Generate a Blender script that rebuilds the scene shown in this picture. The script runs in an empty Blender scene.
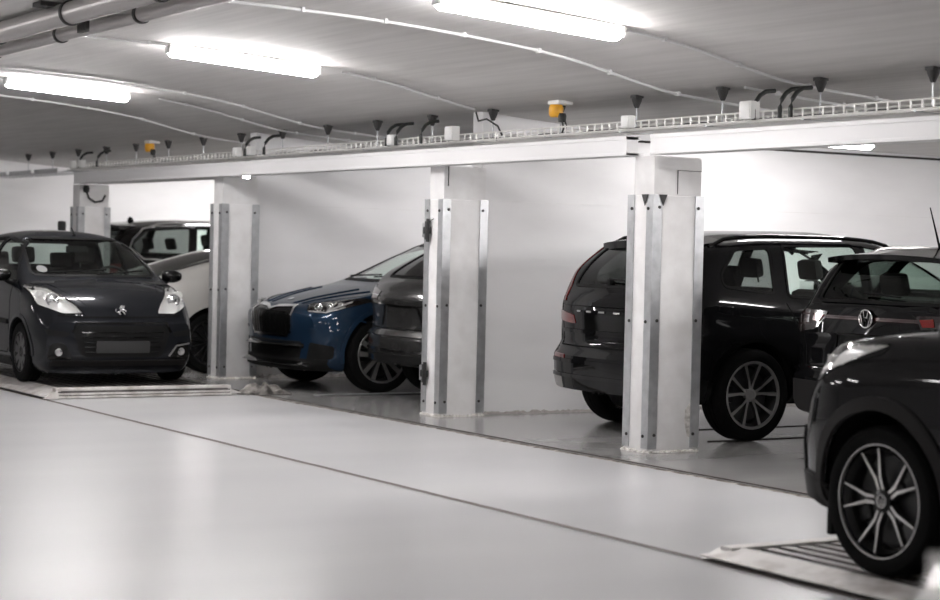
import bpy, bmesh, math, random
from math import sin, cos, pi, radians, atan2, sqrt
from mathutils import Vector, Matrix
from mathutils.bvhtree import BVHTree
random.seed(7)
SC = bpy.context.scene
COL = SC.collection

# ------------------------------------------------------------------ camera
CAM_H = 1.45
FPX = 1900.0
def make_camera(yaw=31.252, pitch=1.548, roll=1.3):
    a, p, r = map(radians, (yaw, pitch, roll))
    f = Vector((sin(a)*cos(p), cos(a)*cos(p), -sin(p)))
    rt = Vector((cos(a), -sin(a), 0)); up = rt.cross(f)
    rt2 = rt*cos(r) + up*sin(r); up2 = -rt*sin(r) + up*cos(r)
    cd = bpy.data.cameras.new('camera'); co = bpy.data.objects.new('camera', cd); COL.objects.link(co)
    m = Matrix((rt2, up2, -f)).transposed().to_4x4(); m.translation = (0, 0, CAM_H)
    co.matrix_world = m
    cd.sensor_width = 36; cd.lens = FPX/940*36
    cd.clip_start = .05; cd.clip_end = 200
    cd.dof.use_dof = True; cd.dof.focus_distance = 14.0; cd.dof.aperture_fstop = 2.2
    SC.camera = co
make_camera()

# ------------------------------------------------------------------ world, exposure
w = bpy.data.worlds.new('world'); SC.world = w; w.use_nodes = True
w.node_tree.nodes['Background'].inputs[0].default_value = (.8, .85, 1, 1)
w.node_tree.nodes['Background'].inputs[1].default_value = .02
SC.view_settings.view_transform = 'Standard'; SC.view_settings.look = 'None'
SC.view_settings.gamma = 1; SC.view_settings.use_curve_mapping = False
SC.view_settings.exposure = 2.46
LAMP_E = 22.0
SC.cycles.use_denoising = True
SC.cycles.max_bounces = 8; SC.cycles.diffuse_bounces = 5; SC.cycles.glossy_bounces = 4
SC.cycles.transparent_max_bounces = 12; SC.cycles.transmission_bounces = 4
SC.cycles.caustics_reflective = False; SC.cycles.caustics_refractive = False

# ------------------------------------------------------------------ materials
MATS = {}
def pmat(name, col, rough=.5, metal=0., coat=0., coat_r=.05, spec=.5, emit=None, es=0):
    m = bpy.data.materials.new(name); m.use_nodes = True
    b = m.node_tree.nodes['Principled BSDF']
    b.inputs['Base Color'].default_value = (*col, 1); b.inputs['Roughness'].default_value = rough
    b.inputs['Metallic'].default_value = metal; b.inputs['Coat Weight'].default_value = coat
    b.inputs['Coat Roughness'].default_value = coat_r; b.inputs['Specular IOR Level'].default_value = spec
    if emit:
        b.inputs['Emission Color'].default_value = (*emit, 1); b.inputs['Emission Strength'].default_value = es
    MATS[name] = m
    return m
def nodes(m): return m.node_tree.nodes, m.node_tree.links, m.node_tree.nodes['Principled BSDF']
def noisy(m, scale=(1, 1, 1), ns=3, detail=5, c0=None, c1=None, lo=.35, hi=.65, bump=0., r0=None, r1=None, dist=.01):
    n, l, b = nodes(m)
    tc = n.new('ShaderNodeTexCoord'); mp = n.new('ShaderNodeMapping'); mp.inputs['Scale'].default_value = scale
    nz = n.new('ShaderNodeTexNoise'); nz.inputs['Scale'].default_value = ns; nz.inputs['Detail'].default_value = detail
    l.new(tc.outputs['Object'], mp.inputs[0]); l.new(mp.outputs[0], nz.inputs['Vector'])
    if c0:
        cr = n.new('ShaderNodeValToRGB'); cr.color_ramp.elements[0].position = lo; cr.color_ramp.elements[1].position = hi
        cr.color_ramp.elements[0].color = (*c0, 1); cr.color_ramp.elements[1].color = (*c1, 1)
        l.new(nz.outputs[0], cr.inputs[0]); l.new(cr.outputs[0], b.inputs['Base Color'])
    if r0 is not None:
        mr = n.new('ShaderNodeMapRange'); mr.inputs[1].default_value = lo; mr.inputs[2].default_value = hi
        mr.inputs[3].default_value = r0; mr.inputs[4].default_value = r1
        l.new(nz.outputs[0], mr.inputs[0]); l.new(mr.outputs[0], b.inputs['Roughness'])
    if bump:
        bp = n.new('ShaderNodeBump'); bp.inputs['Strength'].default_value = bump; bp.inputs['Distance'].default_value = dist
        l.new(nz.outputs[0], bp.inputs['Height']); l.new(bp.outputs[0], b.inputs['Normal'])
    return m
def gmat(name, tint, fres=.03):
    m = bpy.data.materials.new(name); m.use_nodes = True
    n = m.node_tree.nodes; l = m.node_tree.links; n.clear()
    o = n.new('ShaderNodeOutputMaterial'); t = n.new('ShaderNodeBsdfTransparent'); t.inputs[0].default_value = (*tint, 1)
    g = n.new('ShaderNodeBsdfGlossy'); g.inputs['Roughness'].default_value = .02
    g.inputs[0].default_value = (1, 1, 1, 1)
    lw = n.new('ShaderNodeLayerWeight'); lw.inputs[0].default_value = .5
    pw = n.new('ShaderNodeMath'); pw.operation = 'POWER'; pw.inputs[1].default_value = 5
    f = n.new('ShaderNodeMath'); f.operation = 'MULTIPLY_ADD'; f.inputs[1].default_value = .9; f.inputs[2].default_value = fres
    l.new(lw.outputs['Facing'], pw.inputs[0]); l.new(pw.outputs[0], f.inputs[0])
    x = n.new('ShaderNodeMixShader')
    l.new(f.outputs[0], x.inputs[0]); l.new(t.outputs[0], x.inputs[1]); l.new(g.outputs[0], x.inputs[2]); l.new(x.outputs[0], o.inputs[0])
    MATS[name] = m; return m

pmat('wall_paint', (.82, .815, .815), .65)
noisy(MATS['wall_paint'], (.5, .5, 1.6), 1.4, 6, (.75, .745, .745), (.84, .835, .835), .3, .62, .25, dist=.01)
pmat('ceiling_paint', (.66, .645, .63), .8)
noisy(MATS['ceiling_paint'], (9, .55, 1), 1.5, 6, (.60, .585, .57), (.70, .685, .67), .3, .7, .22, dist=.01)
pmat('floor_epoxy', (.55, .55, .55), .32, coat=.0, spec=.45)
noisy(MATS['floor_epoxy'], (.25, .8, 1), .9, 2, (.44, .44, .45), (.575, .575, .575), .2, .8)
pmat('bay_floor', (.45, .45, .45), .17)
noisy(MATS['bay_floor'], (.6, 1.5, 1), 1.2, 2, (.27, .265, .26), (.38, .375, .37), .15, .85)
pmat('beam_paint', (.74, .735, .735), .45)
pmat('column_paint', (.80, .795, .785), .6)
noisy(MATS['column_paint'], (1, 1, 1), 5, 6, (.72, .71, .70), (.82, .815, .81), .3, .6, .2, dist=.004)
pmat('chipped_plaster', (.62, .59, .55), .9)
noisy(MATS['chipped_plaster'], (1, 1, 1), 30, 6, (.4, .38, .35), (.74, .72, .69), .35, .65, .6)
pmat('wall_crust', (.36, .34, .32), .9)
pmat('galvanised', (.50, .51, .52), .42, .75)
noisy(MATS['galvanised'], (1, 1, 1), 14, 5, (.44, .45, .46), (.56, .57, .58), .3, .7, .05, .3, .5)
pmat('tray_metal', (.80, .79, .76), .4, .3)
pmat('white_plastic', (.82, .82, .80), .4)
pmat('duct_metal', (.55, .53, .52), .32, .55)
pmat('dark_gap', (.03, .028, .026), .9)
pmat('black_plastic', (.012, .012, .012), .45)
pmat('dark_hanger', (.035, .033, .032), .6)
pmat('cable', (.02, .022, .02), .5)
pmat('yellow_plastic', (.85, .42, .03), .35)
pmat('joint_filler', (.15, .13, .12), .7)
pmat('groove_dark', (.055, .045, .038), .8)
pmat('concrete_chip', (.50, .48, .45), .9)
noisy(MATS['concrete_chip'], (1, 1, 1), 9, 8, (.12, .10, .085), (.55, .52, .48), .42, .62, .8)
pmat('pallet_steel', (.30, .29, .28), .45, .5)
noisy(MATS['pallet_steel'], (1, 1, 1), 7, 8, (.13, .115, .10), (.42, .41, .40), .3, .65, .15, .28, .5)
pmat('pallet_deck', (.10, .09, .085), .45, .5)
noisy(MATS['pallet_deck'], (1, 1, 1), 7, 6, (.05, .043, .04), (.16, .15, .145), .3, .65, .15, .3, .5)
pmat('pallet_light', (.62, .60, .58), .45, .3)
noisy(MATS['pallet_light'], (1, 1, 1), 6, 8, (.36, .32, .29), (.72, .70, .68), .25, .55, .2, .3, .55)
pmat('lump', (.2, .19, .18), .8)
noisy(MATS['lump'], (1, 1, 1), 14, 6, (.06, .055, .05), (.34, .32, .30), .35, .65, .6)
# car materials
def paint(name, col, metal=.0, rough=.35):
    m = pmat(name, col, rough, metal, .7, .03, .0)
    m.node_tree.nodes['Principled BSDF'].inputs['Coat IOR'].default_value = 1.42
    return m
paint('paint_black', (.006, .006, .0065)); paint('paint_charcoal', (.013, .014, .017), .3, .35)
paint('paint_blue', (.010, .025, .050), .35, .35); paint('paint_grey', (.055, .054, .053), .6, .26)
paint('paint_silver', (.50, .49, .465), .2, .4); paint('paint_darkbrown', (.010, .009, .009), .1)
pmat('trim_black', (.007, .007, .007), .55, spec=.12); pmat('trim_grey', (.017, .016, .016), .6, spec=.12); pmat('gloss_black', (.004, .004, .004), .10, spec=.3)
pmat('liner', (.005, .005, .005), .9, spec=.1); pmat('interior', (.014, .014, .014), .8, spec=.2); pmat('seat_fabric', (.022, .021, .020), .85, spec=.2)
pmat('tyre', (.005, .005, .005), .75, spec=.08); pmat('chrome', (.72, .72, .72), .14, 1.); pmat('alloy_bright', (.62, .61, .60), .28, .85)
pmat('alloy_dark', (.02, .02, .02), .35, .4); pmat('alloy_grey', (.34, .335, .33), .35, .7); pmat('steel_disc', (.07, .07, .07), .4, .8)
pmat('lamp_silver', (.78, .78, .76), .22, .6); pmat('lamp_white', (.85, .85, .83), .3, .0)
pmat('lamp_red', (.16, .010, .009), .15, 0, 1); pmat('lamp_smoke', (.014, .008, .008), .12, 0, 1); pmat('lamp_dim_red', (.035, .010, .010), .2, 0, 1)
pmat('plate_black', (.02, .02, .02), .5); pmat('sticker', (.10, .105, .10), .5); pmat('yellow_cap', (.75, .45, .04), .4)
gmat('glass_clear', (.82, .90, .86)); gmat('glass_dark', (.22, .235, .23)); gmat('glass_mid', (.66, .72, .69)); gmat('lens', (.93, .93, .93), .035)

def lamp_mat(name='tube_glow', k=1.0):
    m = bpy.data.materials.new(name); m.use_nodes = True
    n = m.node_tree.nodes; l = m.node_tree.links; n.clear()
    o = n.new('ShaderNodeOutputMaterial'); e = n.new('ShaderNodeEmission')
    e.inputs[0].default_value = (1.0, .972, .975, 1); e.inputs[1].default_value = LAMP_E*k
    l.new(e.outputs[0], o.inputs[0]); MATS[name] = m
lamp_mat(); lamp_mat('tube_glow_bay', .85); lamp_mat('tube_glow_soft', .6)

# ------------------------------------------------------------------ mesh helpers
def finish(bm, name, mat, parent=None, smooth=40, mats=None):
    me = bpy.data.meshes.new(name)
    bmesh.ops.recalc_face_normals(bm, faces=bm.faces)
    bm.to_mesh(me); bm.free()
    return link(me, name, mat, parent, smooth, mats)
def link(me, name, mat, parent=None, smooth=40, mats=None):
    for q in (mats or [mat]): me.materials.append(MATS[q])
    if smooth:
        for p in me.polygons: p.use_smooth = True
        me.set_sharp_from_angle(angle=radians(smooth))
    o = bpy.data.objects.new(name, me); COL.objects.link(o)
    if parent: o.parent = parent
    return o
def add_box(bm, lo, hi, bevel=0, mi=0, rot=None, pivot=None, seg=2):
    c = [(a+b)/2 for a, b in zip(lo, hi)]; s = [abs(b-a) for a, b in zip(lo, hi)]
    r = bmesh.ops.create_cube(bm, size=1)
    vs = r['verts']
    for v in vs: v.co = Vector((v.co.x*s[0], v.co.y*s[1], v.co.z*s[2]))
    if bevel:
        es = list({e for v in vs for e in v.link_edges})
        rr = bmesh.ops.bevel(bm, geom=es, offset=min(bevel, min(s)*.45), segments=seg, profile=.6, affect='EDGES')
        vs = list({v for f in rr['faces'] for v in f.verts} | {v for v in vs if v.is_valid})
    M = Matrix.Translation(c)
    if rot is not None: M = M @ rot
    for v in vs: v.co = M @ v.co
    if mi:
        for f in {f for v in vs for f in v.link_faces}: f.material_index = mi
    return vs
def box(name, lo, hi, mat, parent=None, bevel=0, rot=None, smooth=30):
    bm = bmesh.new(); add_box(bm, lo, hi, bevel, rot=rot); return finish(bm, name, mat, parent, smooth)
def add_tube(bm, pts, r, n=10, caps=True, mi=0):
    pts = [Vector(p) for p in pts]; rings = []
    rs = r if isinstance(r, (list, tuple)) else [r]*len(pts)
    for i, p in enumerate(pts):
        d = (pts[min(i+1, len(pts)-1)]-pts[max(i-1, 0)]).normalized()
        a = Vector((0, 0, 1)) if abs(d.z) < .9 else Vector((1, 0, 0))
        u = d.cross(a).normalized(); v = d.cross(u).normalized()
        rings.append([bm.verts.new(p+u*cos(2*pi*k/n)*rs[i]+v*sin(2*pi*k/n)*rs[i]) for k in range(n)])
    fs = []
    for A, B in zip(rings, rings[1:]):
        for k in range(n): fs.append(bm.faces.new((A[k], A[(k+1) % n], B[(k+1) % n], B[k])))
    if caps: fs.append(bm.faces.new(rings[0][::-1])); fs.append(bm.faces.new(rings[-1]))
    for f in fs: f.material_index = mi
def tube(name, pts, r, mat, parent=None, n=10):
    bm = bmesh.new(); add_tube(bm, pts, r, n); return finish(bm, name, mat, parent)
def add_lathe(bm, prof, n=32, M=None, mi=0, caps=True):      # prof: (r, h) ; axis = local z
    rings = []
    for r, h in prof:
        ring = []
        for k in range(n):
            v = Vector((r*cos(2*pi*k/n), r*sin(2*pi*k/n), h))
            if M: v = M @ v
            ring.append(bm.verts.new(v))
        rings.append(ring)
    for A, B in zip(rings, rings[1:]):
        for k in range(n):
            f = bm.faces.new((A[k], A[(k+1) % n], B[(k+1) % n], B[k])); f.material_index = mi
    for ring, rev, pr in ((rings[0], True, prof[0]), (rings[-1], False, prof[-1])):
        if caps and pr[0] > 1e-5:
            f = bm.faces.new(ring[::-1] if rev else ring); f.material_index = mi
def lathe(name, prof, mat, parent=None, n=32, M=None, smooth=35, caps=True):
    bm = bmesh.new(); add_lathe(bm, prof, n, M, 0, caps)
    bmesh.ops.remove_doubles(bm, verts=bm.verts, dist=1e-6)
    return finish(bm, name, mat, parent, smooth)
def empty(name, loc, rz=0, label=None, cat=None, group=None):
    o = bpy.data.objects.new(name, None); COL.objects.link(o); o.location = loc; o.rotation_euler = (0, 0, rz)
    o.empty_display_size = .2
    return tag(o, label, cat, group)
def tag(o, label=None, cat=None, group=None, kind=None):
    if label: o['label'] = label
    if cat: o['category'] = cat
    if group: o['group'] = group
    if kind: o['kind'] = kind
    return o
def struct(o): o['kind'] = 'structure'; return o
def pchip(P):
    P = sorted(P); X = [p[0] for p in P]; Y = [p[1] for p in P]; n = len(P)
    h = [X[i+1]-X[i] for i in range(n-1)]; d = [(Y[i+1]-Y[i])/h[i] for i in range(n-1)]
    m = [0]*n; m[0] = d[0]; m[-1] = d[-1]
    for i in range(1, n-1):
        if d[i-1]*d[i] > 0:
            w1 = 2*h[i]+h[i-1]; w2 = h[i]+2*h[i-1]; m[i] = (w1+w2)/(w1/d[i-1]+w2/d[i])
    def f(x):
        if x <= X[0]: return Y[0]
        if x >= X[-1]: return Y[-1]
        i = 0
        while x > X[i+1]: i += 1
        t = (x-X[i])/h[i]; t2 = t*t; t3 = t2*t
        return (2*t3-3*t2+1)*Y[i]+(t3-2*t2+t)*h[i]*m[i]+(-2*t3+3*t2)*Y[i+1]+(t3-t2)*h[i]*m[i+1]
    return f

# ================================================================== THE GARAGE SHELL
X0, X1, Y0, Y1 = -6.0, 14.25, -6.0, 28.3
def slab(name, lo, hi, mat): return struct(box(name, lo, hi, mat, smooth=0))
struct(box('floor', (X0, Y0, -.3), (7.68, Y1, 0), 'floor_epoxy', smooth=0))
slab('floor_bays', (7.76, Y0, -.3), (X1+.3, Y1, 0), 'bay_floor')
# recessed rail groove between aisle and bays, ragged concrete lips
bm = bmesh.new(); add_box(bm, (7.68, Y0, -.3), (7.76, Y1, -.006))
struct(finish(bm, 'trim_1', 'groove_dark', smooth=0))
bm = bmesh.new()
n = 620; prev = None
for i in range(n+1):
    y = 4.0+i*(20.5/n)
    wl = .022+.035*max(0, sin(y*1.7)*.6+.1*sin(y*9)+random.uniform(-.3, .3))
    a = bm.verts.new((7.685, y, .004)); b = bm.verts.new((7.685-wl, y, .0015)); c = bm.verts.new((7.685, y, -.02))
    if prev:
        bm.faces.new((prev[0], a, b, prev[1])); bm.faces.new((prev[0], prev[2], c, a))
    prev = (a, b, c)
struct(finish(bm, 'trim_2', 'concrete_chip', smooth=0))
# thin metal edge strip along the bay side of the groove
slab('trim_3', (7.76, Y0, 0), (7.772, Y1, .006), 'groove_dark')
# expansion joint line in the aisle
bm = bmesh.new(); prev = None
for i in range(201):
    y = Y0+i*(Y1-Y0)/200; dx = random.uniform(-.003, .003)
    a = bm.verts.new((5.592+dx, y, .0025)); b = bm.verts.new((5.646+dx, y, .0025))
    if prev: bm.faces.new((prev[0], prev[1], b, a))
    prev = (a, b)
struct(finish(bm, 'trim_4', 'joint_filler', smooth=0))
# ceiling: flat over the aisle, curving down to the bays
CZ = pchip([(X0, 3.02), (5.0, 3.02), (5.8, 3.0), (7.1, 2.91), (7.7, 2.83), (8.1, 2.745), (8.6, 2.65), (9.2, 2.60), (10.2, 2.54), (14.8, 2.49)])
bm = bmesh.new()
xs = [X0-.2, 2, 5.0]+[5.2+.2*i for i in range(26)]+[11, 12, 13, X1+.3]
rows = [[bm.verts.new((x, y, CZ(x))) for x in xs]+[bm.verts.new((x, y, 3.4)) for x in (xs[-1], xs[0])] for y in (Y0-.2, 0, 6, 12, 18, 24, Y1+.2)]
for A, B in zip(rows, rows[1:]):
    for k in range(len(A)): bm.faces.new((A[k], A[(k+1) % len(A)], B[(k+1) % len(A)], B[k]))
bm.faces.new(rows[0]); bm.faces.new(rows[-1][::-1])
struct(finish(bm, 'ceiling', 'ceiling_paint', smooth=20))
slab('wall_left', (X0-.2, Y0-.2, -.3), (X0, Y1+.2, 3.3), 'wall_paint')
slab('wall_back', (X0, Y1, -.3), (X1, Y1+.2, 3.3), 'wall_paint')
slab('wall_front', (X0, Y0-.2, -.3), (X1, Y0, 3.3), 'wall_paint')
slab('wall_right', (X1, Y0-.2, -.3), (X1+.3, Y1+.2, 3.3), 'wall_paint')
# partition walls between the bays (seen through the openings)
slab('wall_partition_middle', (8.66, 14.12, -.01), (X1+.01, 14.28, 2.66), 'wall_paint')
slab('wall_partition_far', (8.64, 18.74, -.01), (X1+.01, 18.9, 2.68), 'wall_paint')
# horizontal paint seam and top trim on the middle partition
slab('trim_5', (8.68, 14.112, 1.868), (X1, 14.121, 1.874), 'column_paint')
slab('trim_6', (9.6, 14.09, 2.455), (X1, 14.121, 2.475), 'dark_gap')
# skirting crust at wall feet
struct(box('trim_20', (8.7, 18.732, 1.868), (X1, 18.741, 1.874), 'column_paint', smooth=0))
def crust(name, x0, x1, y, hmax=.03, d=.02):
    bm = bmesh.new(); n = int((x1-x0)/.03); prev = None
    for i in range(n+1):
        x = x0+(x1-x0)*i/n; h = hmax*random.uniform(.4, 1); dd = d*random.uniform(.5, 1.2)
        r = [bm.verts.new(p) for p in ((x, y+.004, h), (x, y-dd*.5, h*.7), (x, y-dd, 0.001))]
        if prev:
            for k in (0, 1): bm.faces.new((prev[k], prev[k+1], r[k+1], r[k]))
        prev = r
    return struct(finish(bm, name, 'wall_crust', smooth=0))
crust('baseboard_middle', 8.67, X1, 14.12, .035, .03)
crust('baseboard_far', 8.7, X1, 18.74, .05, .05)

# ------------------------------------------------------------------ columns
def angle_bm(bm, x, y, dx, dy, z0, z1, leg=.085, t=.006, bolts=True, legx=None, legy=None):
    """steel corner angle: legs run from (x,y) along dx (X direction) and dy (Y direction)"""
    lx = legx or leg; ly = legy or leg
    add_box(bm, (min(x, x+dx*lx), min(y, y-dy*t), z0), (max(x, x+dx*lx), max(y, y-dy*t), z1))
    add_box(bm, (min(x, x-dx*t), min(y-dy*t, y+dy*ly), z0), (max(x, x-dx*t), max(y-dy*t, y+dy*ly), z1))
def bolt(parent, p, axis, r=.012):
    if axis == 'x': M = Matrix.Translation(p) @ Matrix.Rotation(-pi/2, 4, 'Y')
    else: M = Matrix.Translation(p) @ Matrix.Rotation(pi/2, 4, 'X')
    return lathe('bolt', [(r, -.001), (r, .006), (r*.6, .010), (0, .010)], 'dark_hanger', parent, 8, M)
def column(y0, y1, x1, label, ztop=1.87, brackets=False, xr=None, chips=True, holes=True):
    x0 = 8.22
    t = empty('column', (x0+.22, (y0+y1)/2, 0), 0, label, 'column', 'white bay columns with steel corner angles')
    t.location = (0, 0, 0)
    bm = bmesh.new()
    add_box(bm, (x0+.012, y0+.012, 0), (x1, y1-.05, 2.15))
    finish(bm, 'core', 'column_paint', t, 0)
    bm = bmesh.new()      # thicker protective cladding to 1.87 m
    add_box(bm, (x0+.002, y0+.002, 0), (x1+.012, y1-.002, ztop-.004), .006)
    finish(bm, 'cladding', 'column_paint', t, 30)
    corners = [(x0, y0, 1, 1), (x0, y1, 1, -1), (x1+.014, y0, -1, 1)]
    for (cx, cy, dx, dy) in corners:
        bm = bmesh.new(); angle_bm(bm, cx, cy, dx, dy, .03, ztop, .075)
        finish(bm, 'corner_angle', 'galvanised', t, 0)
        for z in (.12, .95, ztop-.10):
            bolt(t, (cx+dx*.05, cy-.007 if dy > 0 else cy+.007, z+.01), 'y') if dy > 0 else None
            if dx > 0: bolt(t, (cx-.007, cy+dy*.05, z), 'x')
    # crumbled plinth
    bm = bmesh.new(); per = []
    N = 26
    loop = []
    for i in range(N): loop.append((x0-.012, y1-(y1-y0)*i/N))
    for i in range(N*2): loop.append((x0+(x1-x0+.03)*i/(2*N), y0-.012))
    prev = None
    for (px, py) in loop:
        h = random.uniform(.008, .03); o = random.uniform(0, .014)
        ox = -o if px < x0 else 0; oy = -o if py < y0 else 0
        r = [bm.verts.new((px+.03*(px < x0), py+.03*(py < y0), h)), bm.verts.new((px+ox*.3, py+oy*.3, h*.6)), bm.verts.new((px+ox, py+oy, .001))]
        if prev:
            for k in (0, 1): bm.faces.new((prev[k], prev[k+1], r[k+1], r[k]))
        prev = r
    finish(bm, 'crumbled_plinth', 'chipped_plaster', t, 0)
    return t
cR = column(11.03, 11.33, 8.66, 'white column with chipped right corner, nearest of the bay columns, in front of the black car')
cM = column(14.02, 14.32, 8.65, 'white column with two small black hinges on its edge, between the blue and black cars')
cL = column(18.66, 18.96, 8.63, 'white column between the small dark hatchback and the blue car')
cF = column(23.12, 23.42, 8.62, 'far white column rising behind the roof of the small hatchback')
# plaster break-out on the near column
bm = bmesh.new()
pts = [(8.66, .44), (8.63, .46), (8.605, .42), (8.60, .36), (8.555, .31), (8.55, .22), (8.575, .12), (8.62, .09), (8.66, .10)]
vs = [bm.verts.new((x, 11.031, z)) for x, z in pts]; f = bm.faces.new(vs)
r = bmesh.ops.extrude_face_region(bm, geom=[f])
for v in r['geom']:
    if isinstance(v, bmesh.types.BMVert): v.co.y -= .004
finish(bm, 'plaster_patch', 'chipped_plaster', cR, 0)
# access panel outline + notch brackets at the cladding head of the near column
bm = bmesh.new()
for lo, hi in (((8.44, 11.036, 2.05), (8.66, 11.041, 2.053)), ((8.44, 11.036, 1.88), (8.443, 11.041, 2.053))): add_box(bm, lo, hi)
finish(bm, 'panel_outline', 'dark_hanger', cR, 0)
for (x, y) in ((8.30, 11.022), (8.212, 11.12)):
    bm = bmesh.new(); vs = [bm.verts.new(p) for p in (((x-.035, y, 1.872), (x+.035, y, 1.872), (x, y, 1.79)) if y < 11.03 else ((x, y-.04, 1.872), (x, y+.04, 1.872), (x, y, 1.79)))]
    f = bm.faces.new(vs); r = bmesh.ops.extrude_face_region(bm, geom=[f])
    for v in r['geom']:
        if isinstance(v, bmesh.types.BMVert): v.co += Vector((0, -.004, 0)) if y < 11.03 else Vector((-.004, 0, 0))
    finish(bm, 'notch', 'dark_hanger', cR, 0)
# hinge brackets on middle column
for z in (1.60, .36):
    hb = bmesh.new(); add_box(hb, (8.195, 14.24, z-.08), (8.215, 14.29, z+.08), .004); add_box(hb, (8.185, 14.20, z-.03), (8.213, 14.30, z+.03), .004)
    add_tube(hb, [(8.19, 14.225, z-.10), (8.19, 14.225, z+.10)], .016, 8)
    finish(hb, 'hinge', 'black_plastic', cM)
    hb = bmesh.new(); add_box(hb, (8.203, 14.26, z-.06), (8.219, 14.345, z+.07), .004)
    finish(hb, 'hinge_plate', 'galvanised', cM)
tube('cable_tail', [(8.21, 14.16, 1.70), (8.205, 14.19, 1.69), (8.20, 14.225, 1.66)], .004, 'cable', cM, 6)
tube('conduit_drop', [(8.26, 14.01, 2.16), (8.26, 14.008, 1.98)], .006, 'dark_hanger', cM, 6)
# cable pigtail + lock on far column
tube('cable_loop', [(8.30+.0, 23.10, 2.08), (8.33, 23.06, 1.98), (8.40, 23.03, 1.93), (8.50, 23.04, 1.95), (8.55, 23.08, 2.02)], .014, 'cable', cF, 8)
lathe('cable_gland', [(0, 0), (.035, 0), (.045, .05), (.03, .09), (0, .09)], 'cable', cF, 12, Matrix.Translation((8.30, 23.08, 2.05)))
lathe('junction_cap', [(0, 0), (.05, .01), (.055, .07), (.05, .13), (0, .14)], 'black_plastic', cF, 14, Matrix.Translation((8.14, 23.52, 1.55)))

# ------------------------------------------------------------------ beams
def beam(y0, y1, label):
    t = empty('lintel_beam', (0, 0, 0), 0, label, 'beam', 'white steel lintel beams over the bays')
    xa, xb, z0, z1 = 8.10, 8.21, 2.15, 2.292
    bm = bmesh.new(); add_box(bm, (xa+.006, y0, z0+.004), (xb, y1, z1-.004)); finish(bm, 'web', 'beam_paint', t, 0)
    bm = bmesh.new(); add_box(bm, (xa, y0, z1-.028), (xb+.02, y1, z1), .003); finish(bm, 'top_flange', 'beam_paint', t, 0)
    bm = bmesh.new(); add_box(bm, (xa, y0, z0), (xb+.05, y1, z0+.022), .003); finish(bm, 'bottom_flange', 'beam_paint', t, 0)
beam(11.22, 23.0, 'long white lintel beam running from the near column to the far column')
beam(-5.9, 10.93, 'white lintel beam on the right, starting above the near column')
struct(box('trim_7', (8.24, 18.99, 2.16), (8.6, 23.1, 2.2), 'beam_paint', smooth=0))

# ------------------------------------------------------------------ cable tray
def tray(y0, y1, label, rungs):
    t = empty('cable_tray', (0, 0, 0), 0, label, 'cable tray', 'cable trays above the bay beams')
    xa, xb, z = 8.48, 8.78, 2.375
    for x in (xa, xb):
        bm = bmesh.new()
        for dz in (0, .062): add_tube(bm, [(x, y0, z+dz), (x, y1, z+dz)], .007 if dz else .012, 6)
        k = int((y1-y0)/.10)
        for i in range(k+1):
            y = y0+(y1-y0)*i/k; add_tube(bm, [(x, y, z), (x, y, z+.062)], .007, 6)
        finish(bm, 'side_rail', 'tray_metal', t)
    bm = bmesh.new(); k = int((y1-y0)/.26)
    for i in range(k+1):
        y = y0+(y1-y0)*i/k; add_box(bm, (xa, y-.008, z-.006), (xb, y+.008, z+.002))
    add_box(bm, (xa+.05, y0, z-.012), (xb-.05, y1, z-.006))
    finish(bm, 'rungs', 'tray_metal', t, 0)
    bm = bmesh.new()
    for q, x in enumerate((8.53, 8.58, 8.62, 8.67, 8.72)):
        pts = [(x+.012*sin(i*1.3+q), y0+(y1-y0)*i/40, z+.010+.006*sin(i*2.1+q)) for i in range(41)]
        add_tube(bm, pts, .012, 6)
    o = finish(bm, 'cable_bundle', 'cable', t)
tray(13.62, 24.2, 'long far cable tray loaded with cables above the white beam', 1)
tray(5.0, 13.58, 'near ladder cable tray with open rungs at the upper right', 1)
for i, y0 in enumerate((24.35, 25.45, 26.55)):
    bm = bmesh.new(); add_box(bm, (8.35, y0, 2.33), (8.75, y0+.95, 2.352)); add_box(bm, (8.35, y0, 2.33), (8.356, y0+.95, 2.39)); add_box(bm, (8.744, y0, 2.33), (8.75, y0+.95, 2.39))
    tag(finish(bm, 'tray_section', 'galvanised', smooth=0), ['short tray section beyond the beam end, nearest of the three at far left', 'middle one of three short tray sections at far left', 'farthest short tray section at far left edge of the picture'][i], 'tray section', 'short tray sections at far left')
# hangers
hy = [8.69+1.04*i for i in range(-3, 18)]
hl = ['dark conical rod hanger holding up the cable tray, number %s from the far end' % w_ for w_ in ()]
ORD = ['first', 'second', 'third', 'fourth', 'fifth', 'sixth', 'seventh', 'eighth', 'ninth', 'tenth', 'eleventh', 'twelfth', 'thirteenth', 'fourteenth', 'fifteenth', 'sixteenth', 'seventeenth', 'eighteenth']
vis = [y for y in hy if y > 8.0]
for y in hy:
    if y > 27: continue
    k = sum(1 for q in vis if q <= y+.01)-1
    lab = 'dark conical tray hanger on a rod, %s counted from the right' % (ORD[k] if 0 <= k < 18 else 'one')
    if k < 0: continue
    t = empty('tray_hanger', (8.62, y, 2.64), 0, lab, 'hanger', 'conical rod hangers of the cable tray')
    zc = CZ(8.62)-2.64
    bm = bmesh.new(); add_box(bm, (-.038, -.038, zc-.02), (.038, .038, zc+.004), .005)
    finish(bm, 'ceiling_plate', 'dark_hanger', t)
    lathe('cone', [(.042, zc-.012), (.038, zc-.04), (.020, zc-.085), (.014, zc-.095), (0, zc-.095)], 'dark_hanger', t, 16)
    tube('rod', [(0, 0, zc-.09), (0, 0, -.27)], .006, 'galvanised', t, 6)
    bm = bmesh.new(); add_box(bm, (-.15, -.012, -.280), (.17, .012, -.264)); finish(bm, 'cross_bar', 'galvanised', t, 0)
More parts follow.
